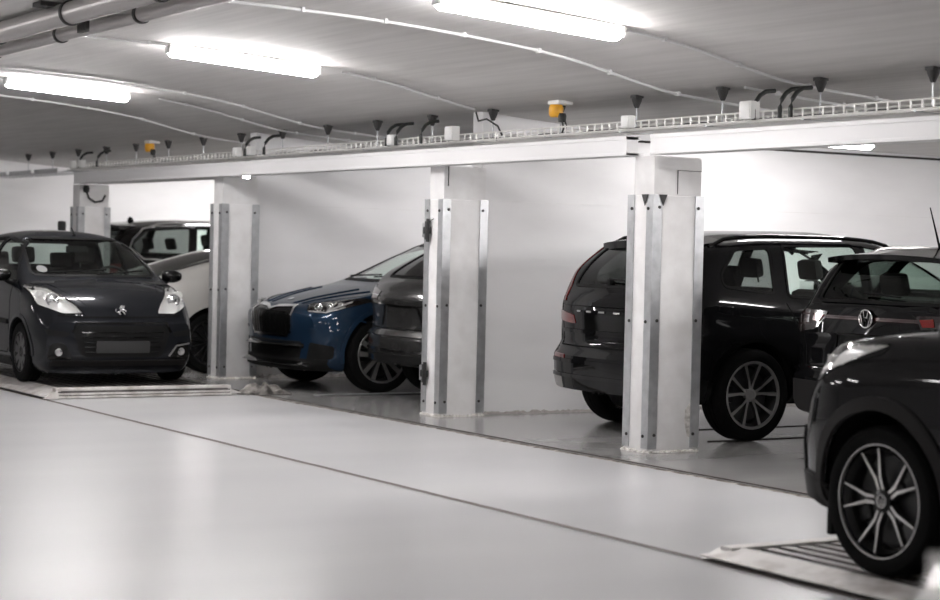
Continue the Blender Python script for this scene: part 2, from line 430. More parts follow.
# junction boxes
jb = [(18.80, 0), (18.44, 0), (15.35, 0), (14.27, 1), (11.67, 0), (10.25, 1), (24.0, 0), (23.65, 0)]
jl = ['left one of the pair of white boxes on the tray above the left column', 'right one of the pair of white boxes on the tray above the left column', 'small white box on the tray beside two bent black pipes, left of the middle column',
      'larger white box on the tray above the middle column', 'small white box on the tray just above the near column', 'upright white box on the ladder tray, right of the near column', 'left one of two white cans on the tray above the far column', 'right one of two white cans on the tray above the far column']
for (y, big), lab in zip(jb, jl):
    t = empty('junction_box', (8.44, y, 2.385), 0, 'white plastic junction box: '+lab if 0 else lab, 'junction box', 'white junction boxes on the cable tray')
    s = .05 if big else .04; hh = .125 if big else .095
    bm = bmesh.new(); add_box(bm, (-s*.8, -s*1.3, .0), (s*.8, s*1.3, hh), .008); finish(bm, 'box_body', 'white_plastic', t)
    bm = bmesh.new(); add_box(bm, (-s*.8-.006, -s*1.3+.01, .012), (-s*.8, s*1.3-.01, hh-.012), .004); finish(bm, 'lid', 'white_plastic', t)
# curved black cable risers
rs = [(18.6, 0), (18.12, 0), (15.46, 0), (15.28, 0), (14.82, 0), (10.2, 0), (9.93, 0), (9.82, 0), (23.75, 0), (23.1, 0), (13.9, 2)]
rl = ['bent black cable riser arching left above the left column boxes', 'short thick black riser right of the left column boxes', 'left of two parallel bent black pipes left of the middle column', 'right of two parallel bent black pipes left of the middle column',
      'bent black pipe beside the larger white box above the middle column', 'tall curved black pipe right of the upright white box', 'left of a close pair of bent black pipes at upper right', 'right of a close pair of bent black pipes at upper right', 'bent black pipe above the far column cans',
      'curved black cable above the small hatchback, right of the far cans', 'thin drooping black cable ending the ceiling conduit near the middle column']
for (y, k), lab in zip(rs, rl):
    z0 = 2.39; zt = CZ(8.9)-.03
    pts = [(8.44, y, z0-.01), (8.44, y, z0+.06), (8.455, y, z0+.115), (8.49, y, z0+.16), (8.54, y, z0+.19), (8.62, y, z0+.2)]
    if k == 2: pts = [(8.50, y-.35, z0+.02), (8.52, y-.25, z0+.10), (8.53, y-.05, z0+.17), (8.54, y+.1, z0+.16), (8.55, y+.16, z0+.24)]
    tag(tube('cable_riser', pts, .008 if k == 2 else .016, 'cable', None, 10), lab, 'cable', 'black cable risers between tray and ceiling')
# yellow emergency lamps
for (y, lab) in ((12.78, 'yellow sensor lamp with black foot under the ceiling above the near column'), (21.55, 'small yellow sensor lamp above the gap between hatchback and left column')):
    t = empty('beacon', (8.56, y, 2.50), 0, lab, 'beacon', 'yellow ceiling beacons')
    zc = CZ(8.56)-2.50
    bm = bmesh.new(); add_box(bm, (-.07, -.09, zc-.03), (.07, .07, zc+.004), .008); finish(bm, 'base', 'white_plastic', t)
    lathe('lens', [(.045, 0), (.058, .02), (.06, .075), (.05, .10), (0, .105)], 'yellow_plastic', t, 18, Matrix.Translation((-.02, .02, zc-.13)) )
    lathe('foot', [(.03, 0), (.035, .05), (.028, .07), (0, .07)], 'black_plastic', t, 14, Matrix.Translation((.0, -.04, zc-.17)))
    tube('wire', [(0, -.03, zc-.14), (.01, -.05, zc-.22), (0, -.04, -.11)], .008, 'cable', t, 6)
    tube('wire', [(0, -.06, zc-.12), (.01, -.09, zc-.2), (0, -.08, -.11)], .006, 'cable', t, 6)

# ------------------------------------------------------------------ tube lamps and ceiling conduits
def tube_lamp(x, y, L, label, slope=None, emat='tube_glow', zoff=.0):
    z0 = CZ(x)-.005+zoff; z1 = CZ(x+L)-.005+zoff
    t = empty('tube_lamp', (x+L/2, y, (z0+z1)/2), 0, label, 'ceiling lamp', 'fluorescent tube lamps under the ceiling')
    t.rotation_euler = (0, atan2(z0-z1, L), 0)
    bm = bmesh.new(); add_box(bm, (-L/2-.02, -.05, -.045), (L/2+.02, .05, .0), .008); finish(bm, 'housing', 'white_plastic', t)
    bm = bmesh.new()
    prof = [(-.052, -.040), (-.058, -.060), (-.050, -.085), (-.028, -.098), (.028, -.098), (.050, -.085), (.058, -.060), (.052, -.040)]
    rings = []
    for xx, s in ((-L/2, .8), (-L/2+.02, 1), (L/2-.02, 1), (L/2, .8)): rings.append([bm.verts.new((xx, a*s, -.04+(b+.04)*s)) for a, b in prof])
    for A, B in zip(rings, rings[1:]):
        for k in range(7): bm.faces.new((A[k], A[k+1], B[k+1], B[k]))
        bm.faces.new((A[7], A[0], B[0], B[7]))
    bm.faces.new(rings[0]); bm.faces.new(rings[-1][::-1])
    finish(bm, 'diffuser', emat, t)
    for s in (-1, 1):
        bm = bmesh.new(); add_box(bm, (s*(L/2+.012)-.014, -.045, -.075), (s*(L/2+.012)+.014, .045, -.02), .008); finish(bm, 'end_cap', 'white_plastic', t)
LX = 5.72; LL = 1.45
for i, (y, lx, ll) in enumerate(((18, 5.66, 1.22), (14, 5.70, 1.28), (10, 5.80, 1.34))):
    tube_lamp(lx, y, ll, ['farthest lit tube lamp, at the left edge of the picture', 'middle lit tube lamp under the aisle ceiling', 'nearest and largest lit tube lamp, cut by the top edge of the picture'][i])
for y in (2, -2): tube_lamp(LX, y, LL, 'lit tube lamp of the aisle row outside the picture')
for y in (-4, 0, 4, 8, 12, 16, 20, 24): tube_lamp(-1.2, y, LL, 'added fill tube lamp in an unseen second aisle row outside the picture', emat='tube_glow_soft')  # unseen lamp row added for extra light and highlights on the cars
tube_lamp(10.55, 12.7, 1.3, 'lit lamp seen under the right beam, inside the bay of the black cars', emat='tube_glow_soft')
for (x, y) in ((10.9, 16.4), (12.6, 16.4), (10.9, 21.2), (12.6, 21.2), (10.9, 25.9), (12.6, 25.9), (10.9, 9.2), (12.6, 9.2), (10.9, 7.0), (12.6, 7.0)): tube_lamp(x, y, 1.2, 'unseen lit tube lamp placed to brighten a bay, hidden by the beam', emat='tube_glow_bay')  # lamps implied by bright bays, plus extras added to brighten the partition walls
def conduit(xa, xb, y, label, r=.010, dz=-.018, clips=True):
    t = empty('ceiling_conduit', (xa, y, CZ(xa)), 0, label, 'conduit', 'thin pale conduits across the ceiling')
    n = max(6, int((xb-xa)/.15)); pts = []
    for i in range(n+1):
        x = xa+(xb-xa)*i/n; pts.append((x-xa, 0, CZ(x)+dz-CZ(xa)))
    tube('pipe', pts, r, 'beam_paint', t, 8)
    x = xa+.3
    while x < xb:
        bm = bmesh.new(); add_box(bm, (x-xa-.012, -r*1.8, CZ(x)-CZ(xa)+dz-r*1.3), (x-xa+.012, r*1.8, CZ(x)-CZ(xa)+.002), .002); finish(bm, 'clip', 'beam_paint', t, 0)
        x += .62
for y, nm in ((10, 'nearest'), (14, 'middle'), (18, 'farthest')):
    conduit(LX+LL+.04, 9.6 if y != 14 else 8.5, y, 'pale conduit running from the %s aisle tube lamp towards the bays' % nm)
    conduit(1.5, LX-.04, y, 'pale conduit running into the left end of the %s aisle tube lamp' % nm)
conduit(1.5, 9.5, 11.3, 'long bare pale conduit crossing the ceiling between the middle and nearest lamps', r=.011)
conduit(5.0, 9.6, 19.9, 'pale conduit crossing the far ceiling left of the yellow sensor lamp')
conduit(5.0, 9.6, 17.2, 'pale conduit crossing just behind the left column boxes')
conduit(8.6, 10.0, 10.5, 'short pale conduit ending above the ladder tray')
# ventilation ducts along the aisle
for k, (x, z, r, lab) in enumerate(((4.55, 2.92, .055, 'lower of two round grey pipes with dark joints at the upper left corner'), (4.20, 2.93, .075, 'thicker of two round grey pipes at the upper left corner'))):
    t = empty('ceiling_pipe', (x, 0, z), 0, lab, 'pipe', 'round grey ceiling pipes')
    tube('pipe', [(0, -5.9, 0), (0, 28.2, 0)], r, 'duct_metal', t, 20)
    for y in [7+.0*k+q*1.55+.35*k for q in range(10)]:
        lathe('joint', [(r+.001, 0), (r+.010, .004), (r+.010, .036), (r+.001, .04)], 'dark_hanger', t, 20, Matrix.Translation((0, y, 0)) @ Matrix.Rotation(-pi/2, 4, 'X'))
bm = bmesh.new(); add_box(bm, (4.05, 12.2, 2.985), (4.75, 12.36, 3.015)); add_box(bm, (4.36, 12.2, 2.84), (4.39, 12.36, 2.985))
tag(finish(bm, 'pipe_bracket', 'dark_hanger', smooth=0), 'dark bracket holding the two round pipes to the ceiling', 'bracket')

# ------------------------------------------------------------------ parking pallets
def pallet(y0, y1, zd, label, near_end, far_end):
    t = empty('parking_pallet', (0, 0, 0), 0, label, 'parking pallet', 'steel parking pallets in the aisle')
    xl, xr = 5.61, 7.56
    bm = bmesh.new(); prof = []; x = xl+.17
    add_box(bm, (xl+.17, y0+.02, .004), (xr-.14, y1-.02, zd-.012))
    nrib = 15; wd = (xr-.14-xl-.17)/nrib
    for i in range(nrib): add_box(bm, (xl+.17+wd*(i+.15), y0+.12, zd-.014), (xl+.17+wd*(i+.72), y1-.12, zd), .003, seg=1)
    finish(bm, 'deck', 'pallet_deck', t, 20)
    for (xa, xb, za, zb, nm) in ((xl, xl+.19, .006, zd+.008, 'side_flap'), (xr, xr-.16, .006, zd+.008, 'side_flap')):
        bm = bmesh.new()
        for (p, q) in (((y0+.0), (y1-.0)),):
            vs = [bm.verts.new(v) for v in ((xa, p+.03, .026), (xa, q-.03, .026), (xb, q-.14, zb), (xb, p+.14, zb), (xa, p+.03, .020), (xa, q-.03, .020), (xb, q-.14, .0), (xb, p+.14, .0))]
            for f in ((0, 1, 2, 3), (7, 6, 5, 4), (0, 4, 5, 1), (1, 5, 6, 2), (2, 6, 7, 3), (3, 7, 4, 0)): bm.faces.new([vs[k] for k in f])
        finish(bm, nm, 'pallet_light', t, 0)
    for yy, sg, on in ((y0, 1, near_end), (y1, -1, far_end)):
        bm = bmesh.new()
        for (za, zb, dd) in ((.006, .30, .0), (.40, .62, .015), (.74, 1.16, .03)):
            add_box(bm, (xl+.12, min(yy+sg*dd, yy+sg*.12), zd*za if za > .1 else za), (xr-.10, max(yy+sg*dd, yy+sg*.12), zd*zb), .003)
        finish(bm, 'end_rails', 'pallet_light', t, 20)
        bm = bmesh.new(); add_box(bm, (xl+.125, min(yy+sg*.04, yy+sg*.11), .004), (xr-.105, max(yy+sg*.04, yy+sg*.11), zd*.9))
        finish(bm, 'end_beam', 'dark_gap', t, 20)
        bm = bmesh.new(); vs = [bm.verts.new(v) for v in ((xl, yy+sg*.03, .004), (xl+.13, yy-sg*.005, .004), (xl+.19, yy+sg*.14, zd+.01), (xl+.13, yy+sg*.005, zd*.9), (xl+.15, yy+sg*.01, .0))]
        for f in ((0, 1, 3), (0, 3, 2), (1, 4, 3)): bm.faces.new([vs[k] for k in f])
        finish(bm, 'corner_cap', 'pallet_light', t, 0)
pallet(16.62, 21.2, .085, 'steel pallet with ribbed front edge carrying the small hatchback', 1, 1)
pallet(2.3, 7.12, .052, 'low steel pallet with pale side flap under the right foreground car', 1, 1)
# crumpled rubber mat at the pallet corner
bm = bmesh.new(); g = []
for i in range(15):
    row = []
    for j in range(11):
        u, v = i/14, j/10; e = sin(pi*u)**.6*sin(pi*v)**.6
        row.append(bm.verts.new((7.585+.46*u+.03*sin(v*9), 16.56+.30*v+.02*sin(u*11), .004+e*(.075+.03*sin(u*17+v*5)+.02*sin(v*23-u*8)))))
    g.append(row)
for A, B in zip(g, g[1:]):
    for j in range(10): bm.faces.new((A[j], A[j+1], B[j+1], B[j]))
o = finish(bm, 'rubber_mat', 'lump', smooth=25); md = o.modifiers.new('t', 'SOLIDIFY'); md.thickness = .004; md.offset = 1
tag(o, 'crumpled grey rubber mat lying at the right corner of the far pallet', 'mat')
# thin metal tracks across the bay floors
for i, (x0, x1, y, m, wd) in enumerate(((8.25, 13.8, 16.42, 'galvanised', .05), (8.25, 13.8, 16.30, 'dark_gap', .03), (9.2, 13.8, 11.55, 'dark_gap', .025), (9.2, 13.8, 12.35, 'dark_gap', .02), (8.8, 13.8, 8.9, 'dark_gap', .03))):
    struct(box('trim_%d' % (8+i), (x0, y, 0), (x1, y+wd, .006), m, smooth=0))

# ================================================================== CARS
def interp_round(poly, r, n=4):
    """round the corners of a convex polygon"""
    out = []; N = len(poly)
    for i in range(N):
        p = Vector(poly[i]); a = Vector(poly[i-1]); b = Vector(poly[(i+1) % N])
        da = (a-p); db = (b-p); q = min(r, da.length*.45, db.length*.45)
        A = p+da.normalized()*q; B = p+db.normalized()*q
        for k in range(n+1):
            t = k/n; out.append(tuple(A*(1-t)**2+p*2*t*(1-t)+B*t*t))
    return out
VIEWS = {'F': (Vector((1, 0, 0)), Vector((0, 1, 0)), Vector((0, 0, 1))), 'B': (Vector((-1, 0, 0)), Vector((0, 1, 0)), Vector((0, 0, 1))),
         'L': (Vector((0, 1, 0)), Vector((1, 0, 0)), Vector((0, 0, 1))), 'R': (Vector((0, -1, 0)), Vector((1, 0, 0)), Vector((0, 0, 1))),
         'T': (Vector((0, 0, 1)), Vector((1, 0, 0)), Vector((0, 1, 0)))}
def qview(front, side):     # oblique view of a corner
    d = Vector((front, side, 0)).normalized(); return (d, Vector((0, 0, 1)).cross(d), Vector((0, 0, 1)))
for nm, f, s in (('FL', 1, 1), ('FR', 1, -1), ('BL', -1, 1), ('BR', -1, -1)): VIEWS[nm] = qview(f, s)
class Car:
    def __init__(c, sp, loc, rz, label, cat='car'):
        c.sp = sp; c.root = empty(sp.get('name', 'car'), loc, rz, label, cat)
        c.W = sp['W']/2; c.xf = sp['xf']; c.xr = sp['xr']; c.R = sp['R']; c.wb = sp['wb']/2
        c.top = pchip(sp['top']); c.belt = pchip(sp['belt']); c.ff = pchip(sp['front']); c.rf = pchip(sp['rear'])
        c.tum = sp.get('tum', .36); c.zb0 = sp.get('zb', .20)
        c.build_body()
    def hw(c, x):
        sp = c.sp; w = c.W
        Lf, kf = sp.get('nf', (.62, .17)); Lr, kr = sp.get('nr', (.55, .13))
        if x > c.xf-Lf: w *= 1-kf*((x-(c.xf-Lf))/Lf)**2.3
        if x < c.xr+Lr: w *= 1-kr*(((c.xr+Lr)-x)/Lr)**2.3
        return w
    def endshift(c, x, y, z):
        sp = c.sp; dx = 0; cf = sp.get('cf', .13); cr = sp.get('cr', .09)
        t = (x-(c.xf-.45))/.45
        if t > 0: dx += t*t*(c.ff(z)-cf*(abs(y)/c.W)**2.4)
        t = ((c.xr+.40)-x)/.40
        if t > 0: dx -= t*t*(c.rf(z)-cr*(abs(y)/c.W)**2.4)
        return dx
    SIDE = [(0, .88), (.05, .93), (.12, .962), (.20, .975), (.28, .978), (.36, .982), (.44, .990), (.52, .998), (.60, 1.0), (.66, .996), (.72, .990), (.78, .986), (.84, .982), (.90, .972), (.95, .960), (1, .942)]
    def ring(c, x):
        zt = c.top(x); w = c.hw(x); zb = c.zb0
        if x > c.xf-.7: zb += c.sp.get('zbf', .06)*((x-(c.xf-.7))/.7)**2
        if x < c.xr+.7: zb += c.sp.get('zbr', .12)*(((c.xr+.7)-x)/.7)**2
        be = min(c.belt(x), zt-.045)
        P = [(0, zb), (.35*w, zb), (.62*w, zb), (.80*w, zb+.005)]
        side = c.sp.get('side', Car.SIDE)
        for t, f in side: P.append((w*f, zb+.01+(be-zb-.01)*t))
        yb = w*side[-1][1]
        g = zt-be; cr = .045+.05*min(1, max(0, (g-.1)/.4)); cr = min(cr, g*.7)
        ze = zt-cr; we = yb-c.tum*max(0, ze-be)-.02
        P0 = Vector((yb, be)); P1 = Vector((we, ze)); d = P1-P0
        rr = min(c.sp.get('rr', .11), d.length*.45)
        A = P1-d.normalized()*rr
        for k in range(1, 9): q = P0+(A-P0)*(k/8); P.append((q.x, q.y))
        yB = we-rr; zc = lambda y: ze+cr*(1-abs(y/we)**2.2)
        B = Vector((yB, zc(yB)))
        for k in range(1, 6):
            t = k/5; q = A*(1-t)**2+P1*2*t*(1-t)+B*t*t; P.append((q.x, q.y))
        for k in range(1, 9):
            y = yB*(1-k/8); P.append((y, zc(y)))
        return P
    def build_body(c):
        xs = []; L = c.xf-c.xr; n = int(L/.055)
        for i in range(n+1):
            t = i/n; xs.append(c.xr+L*(t-.10*sin(2*pi*t)/(2*pi)*1.0))
        bm = bmesh.new(); rings = []
        for x in xs:
            P = c.ring(x); full = [(y, z) for y, z in P]+[(-y, z) for y, z in P[-2:0:-1]]
            rings.append([bm.verts.new((x+c.endshift(x, y, z), y, z)) for y, z in full])
        N = len(rings[0])
        for A, B in zip(rings, rings[1:]):
            for k in range(N): bm.faces.new((A[k], A[(k+1) % N], B[(k+1) % N], B[k]))
        for ring, x, rev in ((rings[0], xs[0], 1), (rings[-1], xs[-1], 0)):
            H = N//2; K = 14; rows = []
            for i in range(H+1):
                a = ring[i]
                if i in (0, H): rows.append([a]*(K+1)); continue
                b = ring[N-i]; row = [a]
                for k in range(1, K):
                    y = a.co.y+(b.co.y-a.co.y)*k/K; z = a.co.z
                    row.append(bm.verts.new((x+c.endshift(x, y, z), y, z)))
                row.append(b); rows.append(row)
            for A, B in zip(rows, rows[1:]):
                for k in range(K):
                    vs = []
                    for v in (A[k], A[k+1], B[k+1], B[k]):
                        if v not in vs: vs.append(v)
                    if len(vs) > 2:
                        try: bm.faces.new(vs if rev else vs[::-1])
                        except ValueError: pass
        bmesh.ops.remove_doubles(bm, verts=bm.verts, dist=.0008)
        bmesh.ops.recalc_face_normals(bm, faces=bm.faces); bm.normal_update()
        c.orig = bm; c.live = bm.copy(); c.tree = BVHTree.FromBMesh(bm)
    def uv(c, view, p):
        d, a, b = VIEWS[view]; p = Vector(p); return (p.dot(a), p.dot(b))
    def ray(c, view, u, v):
        d, a, b = VIEWS[view]; o = a*u+b*v+d*6
        h = c.tree.ray_cast(o, -d, 12)
        return (h[0], h[1]) if h[0] is not None else (None, None)
    def cut(c, bm, poly, view, nmin=.12, flt=None):
        """split faces along the outline of a convex polygon projected along the view; return the faces inside"""
        d, a, b = VIEWS[view]
        us = [p[0] for p in poly]; vs_ = [p[1] for p in poly]; u0, u1, v0, v1 = min(us), max(us), min(vs_), max(vs_)
        cu = sum(us)/len(us); cv = sum(vs_)/len(vs_)
        def ok(f):
            if f.normal.dot(d) < nmin: return False
            if flt and not flt(f.calc_center_median()): return False
            return True
        def near(f):
            U = [v.co.dot(a) for v in f.verts]; V = [v.co.dot(b) for v in f.verts]
            return max(U) > u0 and min(U) < u1 and max(V) > v0 and min(V) < v1
        fs = [f for f in bm.faces if ok(f) and near(f)]
        for i in range(len(poly)):
            p, q = poly[i], poly[(i+1) % len(poly)]
            du, dv = q[0]-p[0], q[1]-p[1]
            if du*du+dv*dv < 1e-10: continue
            no = (a*dv-b*du).normalized(); co = a*p[0]+b*p[1]
            if (a*cu+b*cv-co).dot(no) > 0: no = -no       # inside = negative side
            geom = list({e for f in fs for e in f.edges})+list({v for f in fs for v in f.verts})+fs
            r = bmesh.ops.bisect_plane(bm, geom=geom, plane_co=co, plane_no=no, dist=1e-5)
            fs = [f for f in r['geom'] if isinstance(f, bmesh.types.BMFace) and (f.calc_center_median()-co).dot(no) < 0]
        return [f for f in fs if f.is_valid]
    def patch(c, name, polys, view, mat, off=.004, thick=.02, parent=None, nmin=.12, flt=None, remove=False, rnd=.0, recess=None, smooth=35):
        """a conforming piece of the body skin inside the polygons, as an object of its own"""
        if not isinstance(polys[0][0], (tuple, list)): polys = [polys]
        src = c.live if remove else c.orig.copy()
        P, F = [], []; border = {}
        allf = []
        for poly in polys:
            poly = [c.uv(view, p) if len(p) == 3 else p for p in poly]
            if rnd: poly = interp_round(poly, rnd)
            allf += c.cut(src, poly, view, nmin, flt)
        allf = list({f for f in allf if f.is_valid})
        if not allf:
            print('EMPTY PATCH', name); 
            if not remove: src.free()
            return None
        idx = {}
        for f in allf:
            for v in f.verts:
                if v not in idx:
                    n = v.normal; idx[v] = len(P); P.append(v.co+n*off)
            F.append([idx[v] for v in f.verts])
        inside = set(allf)
        for f in allf:
            for lp in f.loops:
                e = lp.edge
                if sum(1 for g in e.link_faces if g in inside) == 1:
                    a, b = lp.vert, lp.link_loop_next.vert
                    ka = idx.get((a, 1)); kb = idx.get((b, 1))
                    if ka is None: ka = len(P); idx[(a, 1)] = ka; P.append(a.co-a.normal*thick)
                    if kb is None: kb = len(P); idx[(b, 1)] = kb; P.append(b.co-b.normal*thick)
                    F.append([idx[b], idx[a], ka, kb])
        me = bpy.data.meshes.new(name); me.from_pydata([tuple(p) for p in P], [], F); me.update()
        if remove: bmesh.ops.delete(c.live, geom=allf, context='FACES')
        else: src.free()
        return link(me, name, mat, parent or c.root, smooth)
    def ribbon(c, name, pts, width, view, mat, off=.004, parent=None, closed=False, step=.03, raised=True):
        pts = [c.uv(view, p) if len(p) == 3 else p for p in pts]
        if closed: pts = pts+[pts[0]]
        S = []
        for p, q in zip(pts, pts[1:]):
            L = math.hypot(q[0]-p[0], q[1]-p[1]); n = max(1, int(L/step))
            for k in range(n): S.append((p[0]+(q[0]-p[0])*k/n, p[1]+(q[1]-p[1])*k/n))
        S.append(pts[-1])
        P, F = [], []; prev = None
        for i, s in enumerate(S):
            if closed: a = S[i-1] if i else S[-2]; b = S[(i+1) % len(S)] if i < len(S)-1 else S[1]
            else: a = S[max(i-1, 0)]; b = S[min(i+1, len(S)-1)]
            t = Vector((b[0]-a[0], b[1]-a[1])).normalized(); nn = Vector((-t.y, t.x))*(width/2)
            h1, n1 = c.ray(view, s[0]+nn.x, s[1]+nn.y); h2, n2 = c.ray(view, s[0]-nn.x, s[1]-nn.y)
            if h1 is None or h2 is None or (h1-h2).length > width*4+.05: prev = None; continue
            k = len(P); P += [h1-n1*.006, h1+n1*off, h2+n2*off, h2-n2*.006]
            if prev is not None: F += [[prev+j, prev+j+1, k+j+1, k+j] for j in range(3)]
            prev = k
        if not F: print('EMPTY RIBBON', name); return None
        bm = bmesh.new(); vs = [bm.verts.new(p) for p in P]
        for f in F: bm.faces.new([vs[j] for j in f])
        return finish(bm, name, mat, parent or c.root, 30)
    def window(c, poly, view, glass, rnd=.035, trim='trim_black', tw=.022, nmin=.12, flt=None, name='window'):
        poly = interp_round(poly, rnd)
        o = c.patch(name, poly, view, glass, off=-.006, thick=.008, remove=True, nmin=nmin, flt=flt)
        if trim and o: c.ribbon('window_seal', poly, tw, view, trim, .003, o, closed=True)
        return o
    def finish_body(c, mat, extra=None):
        # wheel openings
        for xw in (c.wb, -c.wb):
            Ra = c.R*c.sp.get('arch', 1.13); zc = c.R+.01
            poly = [(xw+Ra*cos(2*pi*k/36), zc+Ra*sin(2*pi*k/36)) for k in range(36)]
            for s, view in ((1, 'L'), (-1, 'R')):
                fs = c.cut(c.live, poly, view, -2, lambda q, s=s: q.y*s > c.W*.45)
                bmesh.ops.delete(c.live, geom=fs, context='FACES')
                # liner + arch trim
                rows = []; tr = []
                for k in range(37):
                    an = radians(-32+244*k/36); u = xw+Ra*cos(an); v = zc+Ra*sin(an)
                    h, n = c.ray(view, u, v); 
                    if h is None or v < .17: continue
                    rows.append([(u, h.y-s*.004, v), (u, s*c.W*.70, v), (u, s*c.W*.42, v)])
                    tw_ = c.sp.get('arch_w', .05); hw_, nw = c.ray(view, xw+(Ra+tw_)*cos(an), zc+(Ra+tw_)*sin(an))
                    if hw_ is not None and v > c.sp.get('arch_low', .26): tr.append((Vector((u, h.y-s*.03, v)), Vector((u, h.y+s*c.sp.get('arch_t', .012), v)), hw_+Vector((0, s*c.sp.get('arch_t', .012)*.7, 0)), hw_-Vector((0, s*.01, 0))))
                bm = bmesh.new(); prev = None
                for row in rows:
                    r = [bm.verts.new(p) for p in row]
                    if prev:
                        for j in (0, 1): bm.faces.new((prev[j], prev[j+1], r[j+1], r[j]))
                    prev = r
                cv = bm.verts.new((xw, s*c.W*.42, zc)); inner = [r[2] for r in ()]
                bm.verts.ensure_lookup_table()
                ii = [bm.verts[3*j+2] for j in range(len(rows))]
                for p, q in zip(ii, ii[1:]): bm.faces.new((cv, p, q))
                finish(bm, 'wheel_arch_liner', 'liner', c.root, 30)
                if c.sp.get('arch_mat'):
                    bm = bmesh.new(); prev = None
                    for row in tr:
                        r = [bm.verts.new(p) for p in row]
                        if prev:
                            for j in range(3): bm.faces.new((prev[j], prev[j+1], r[j+1], r[j]))
                        prev = r
                    finish(bm, 'wheel_arch_trim', c.sp['arch_mat'], c.root, 30)
        me = bpy.data.meshes.new('body'); c.live.normal_update(); c.live.to_mesh(me); c.live.free()
        o = link(me, 'body', mat, c.root, 32, [mat, 'liner'])
        md = o.modifiers.new('skin', 'SOLIDIFY'); md.thickness = .018; md.offset = -1; md.material_offset = 1; md.material_offset_rim = 0
        c.orig.free()
        return o
    # ---------- wheels
    def wheels(c, style, only=None):
        proto = make_wheel(c, style)
        first = True
        for xw in (c.wb, -c.wb):
            for s in (1, -1):
                ww = c.sp.get('tw', .21)
                t = proto if first else copy_tree(proto, c.root)
                first = False
                t.location = (xw, s*(c.W-ww/2-.012), c.R); t.rotation_euler = (0, 0, 0 if s > 0 else pi)
                if c.sp.get('spin'): t.rotation_euler = (0, c.sp['spin'] if s > 0 else -c.sp['spin'], 0 if s > 0 else pi)
def copy_tree(o, parent):
    d = o.copy(); COL.objects.link(d); d.parent = parent
    for ch in list(o.children): copy_tree(ch, d)
    return d
MY = Matrix.Rotation(-pi/2, 4, 'X')      # lathe axis z -> +y
def make_wheel(c, style):
    R = c.R; ww = c.sp.get('tw', .21); rr = R*c.sp.get('rimf', .70); h = ww/2
    prof = [(rr-.004, -h*.86), (rr+.012, -h*.95), (R*.86, -h), (R*.95, -h*.93), (R*.985, -h*.80), (R, -h*.62)]
    for k, y in enumerate((-.42, -.38, -.34, -.06, -.02, .02, .06, .34, .38, .42)):
        prof.append((R-(.008 if k in (1, 4, 5, 8) else 0), h*y))
    prof += [(R, h*.62), (R*.985, h*.80), (R*.95, h*.93), (R*.86, h), (rr+.012, h*.95), (rr-.004, h*.86)]
    tyre = lathe('wheel', prof, 'tyre', c.root, 48, MY, 30, False)
    # rim barrel + spokes
    lipm, spm, sidem = style['lip'], style['spoke'], style.get('side', 'alloy_dark')
    bm = bmesh.new()
    add_lathe(bm, [(rr-.022, -h*.9), (rr-.03, -h*.4), (rr-.035, h*.5), (rr-.018, h*.80)], 48, MY, 1, False)
    q_ = -.006 if style.get('thin') else -.014
    if style.get('thin'): add_lathe(bm, [(rr-.005, h*.78), (rr-.003, h*.91), (rr+.002, h*.91), (rr+.003, h*.88)], 48, MY, 0, False)
    else: add_lathe(bm, [(rr+q_-.004, h*.78), (rr+q_, h*.90), (rr+(.0 if q_ > -.01 else .002), h*.93), (rr+(.002 if q_ > -.01 else .008), h*.88)], 48, MY, 0 if lipm == spm else 2, False)
    add_lathe(bm, [(.001, -h*.1), (rr-.03, -h*.1), (rr-.03, -h*.14)], 24, MY, 1)
    def bar(r0, a0, r1, a1, w0, w1, y0, y1, th=.03, mi=0):
        p0 = Vector((r0*cos(a0), 0, r0*sin(a0))); p1 = Vector((r1*cos(a1), 0, r1*sin(a1))); d = (p1-p0).normalized(); nrm = Vector((-d.z, 0, d.x))
        V = []
        for p, wd, y in ((p0, w0, y0), (p1, w1, y1)):
            for s in (-1, 1):
                V.append(bm.verts.new(p+nrm*s*wd/2+Vector((0, y, 0)))); V.append(bm.verts.new(p+nrm*s*wd*.62+Vector((0, y-th, 0))))
        a, a2, b, b2, e, e2, f, f2 = V
        for q, m in (((a, b, f, e), mi), ((a, e, e2, a2), 1), ((b, b2, f2, f), 1), ((a2, e2, f2, b2), 1), ((a, a2, b2, b), 1), ((e, f, f2, e2), 1)):
            fc = bm.faces.new(q); fc.material_index = m
    ns = style['n']; yr = h*.82; yh = h*.62
    for i in range(ns):
        an = 2*pi*i/ns+pi/2
        if style['kind'] == 'pair':      # bright-edged double spokes
            for s in (-1, 1):
                bar(.045, an+s*.30, rr*.42, an+s*style.get('m', .16), .012, .016, yh, yh+.006, .03)
                bar(rr*.40, an+s*style.get('m', .16), rr-.018, an+s*style['sp'], .024*style.get('wf', 1), .012*style.get('wf', 1), yh+.006, yr, .03)
            # dark web between
            bar(.04, an, rr*.55, an, .045, .035, yh-.010, yh-.004, .02, 1)
        elif style['kind'] == 'Y':
            for s in (-1, 1):
                bar(.04, an+s*.12, rr*.45, an+s*style.get('m', .13), .026, .018, yh, yh+.012, .03)
                bar(rr*.44, an+s*style.get('m', .13), rr-.018, an+s*style['sp'], .018, .030, yh+.012, yr, .03)
        elif style['kind'] == 'wide':
            for s in (-1, 1):
                bar(.05, an+s*.35, rr-.018, an+s*style['sp'], .034, .050, yh, yr, .03)
        elif style['kind'] == 'many':
            bar(.04, an, rr-.016, an, .020, .016, yh, yr, .03)
        elif style['kind'] == 'cover':
            bar(.05, an, rr-.016, an, .055, .075, yh+.01, yr, .02)
    rim = finish(bm, 'rim', spm, tyre, 30, [spm, sidem, lipm])
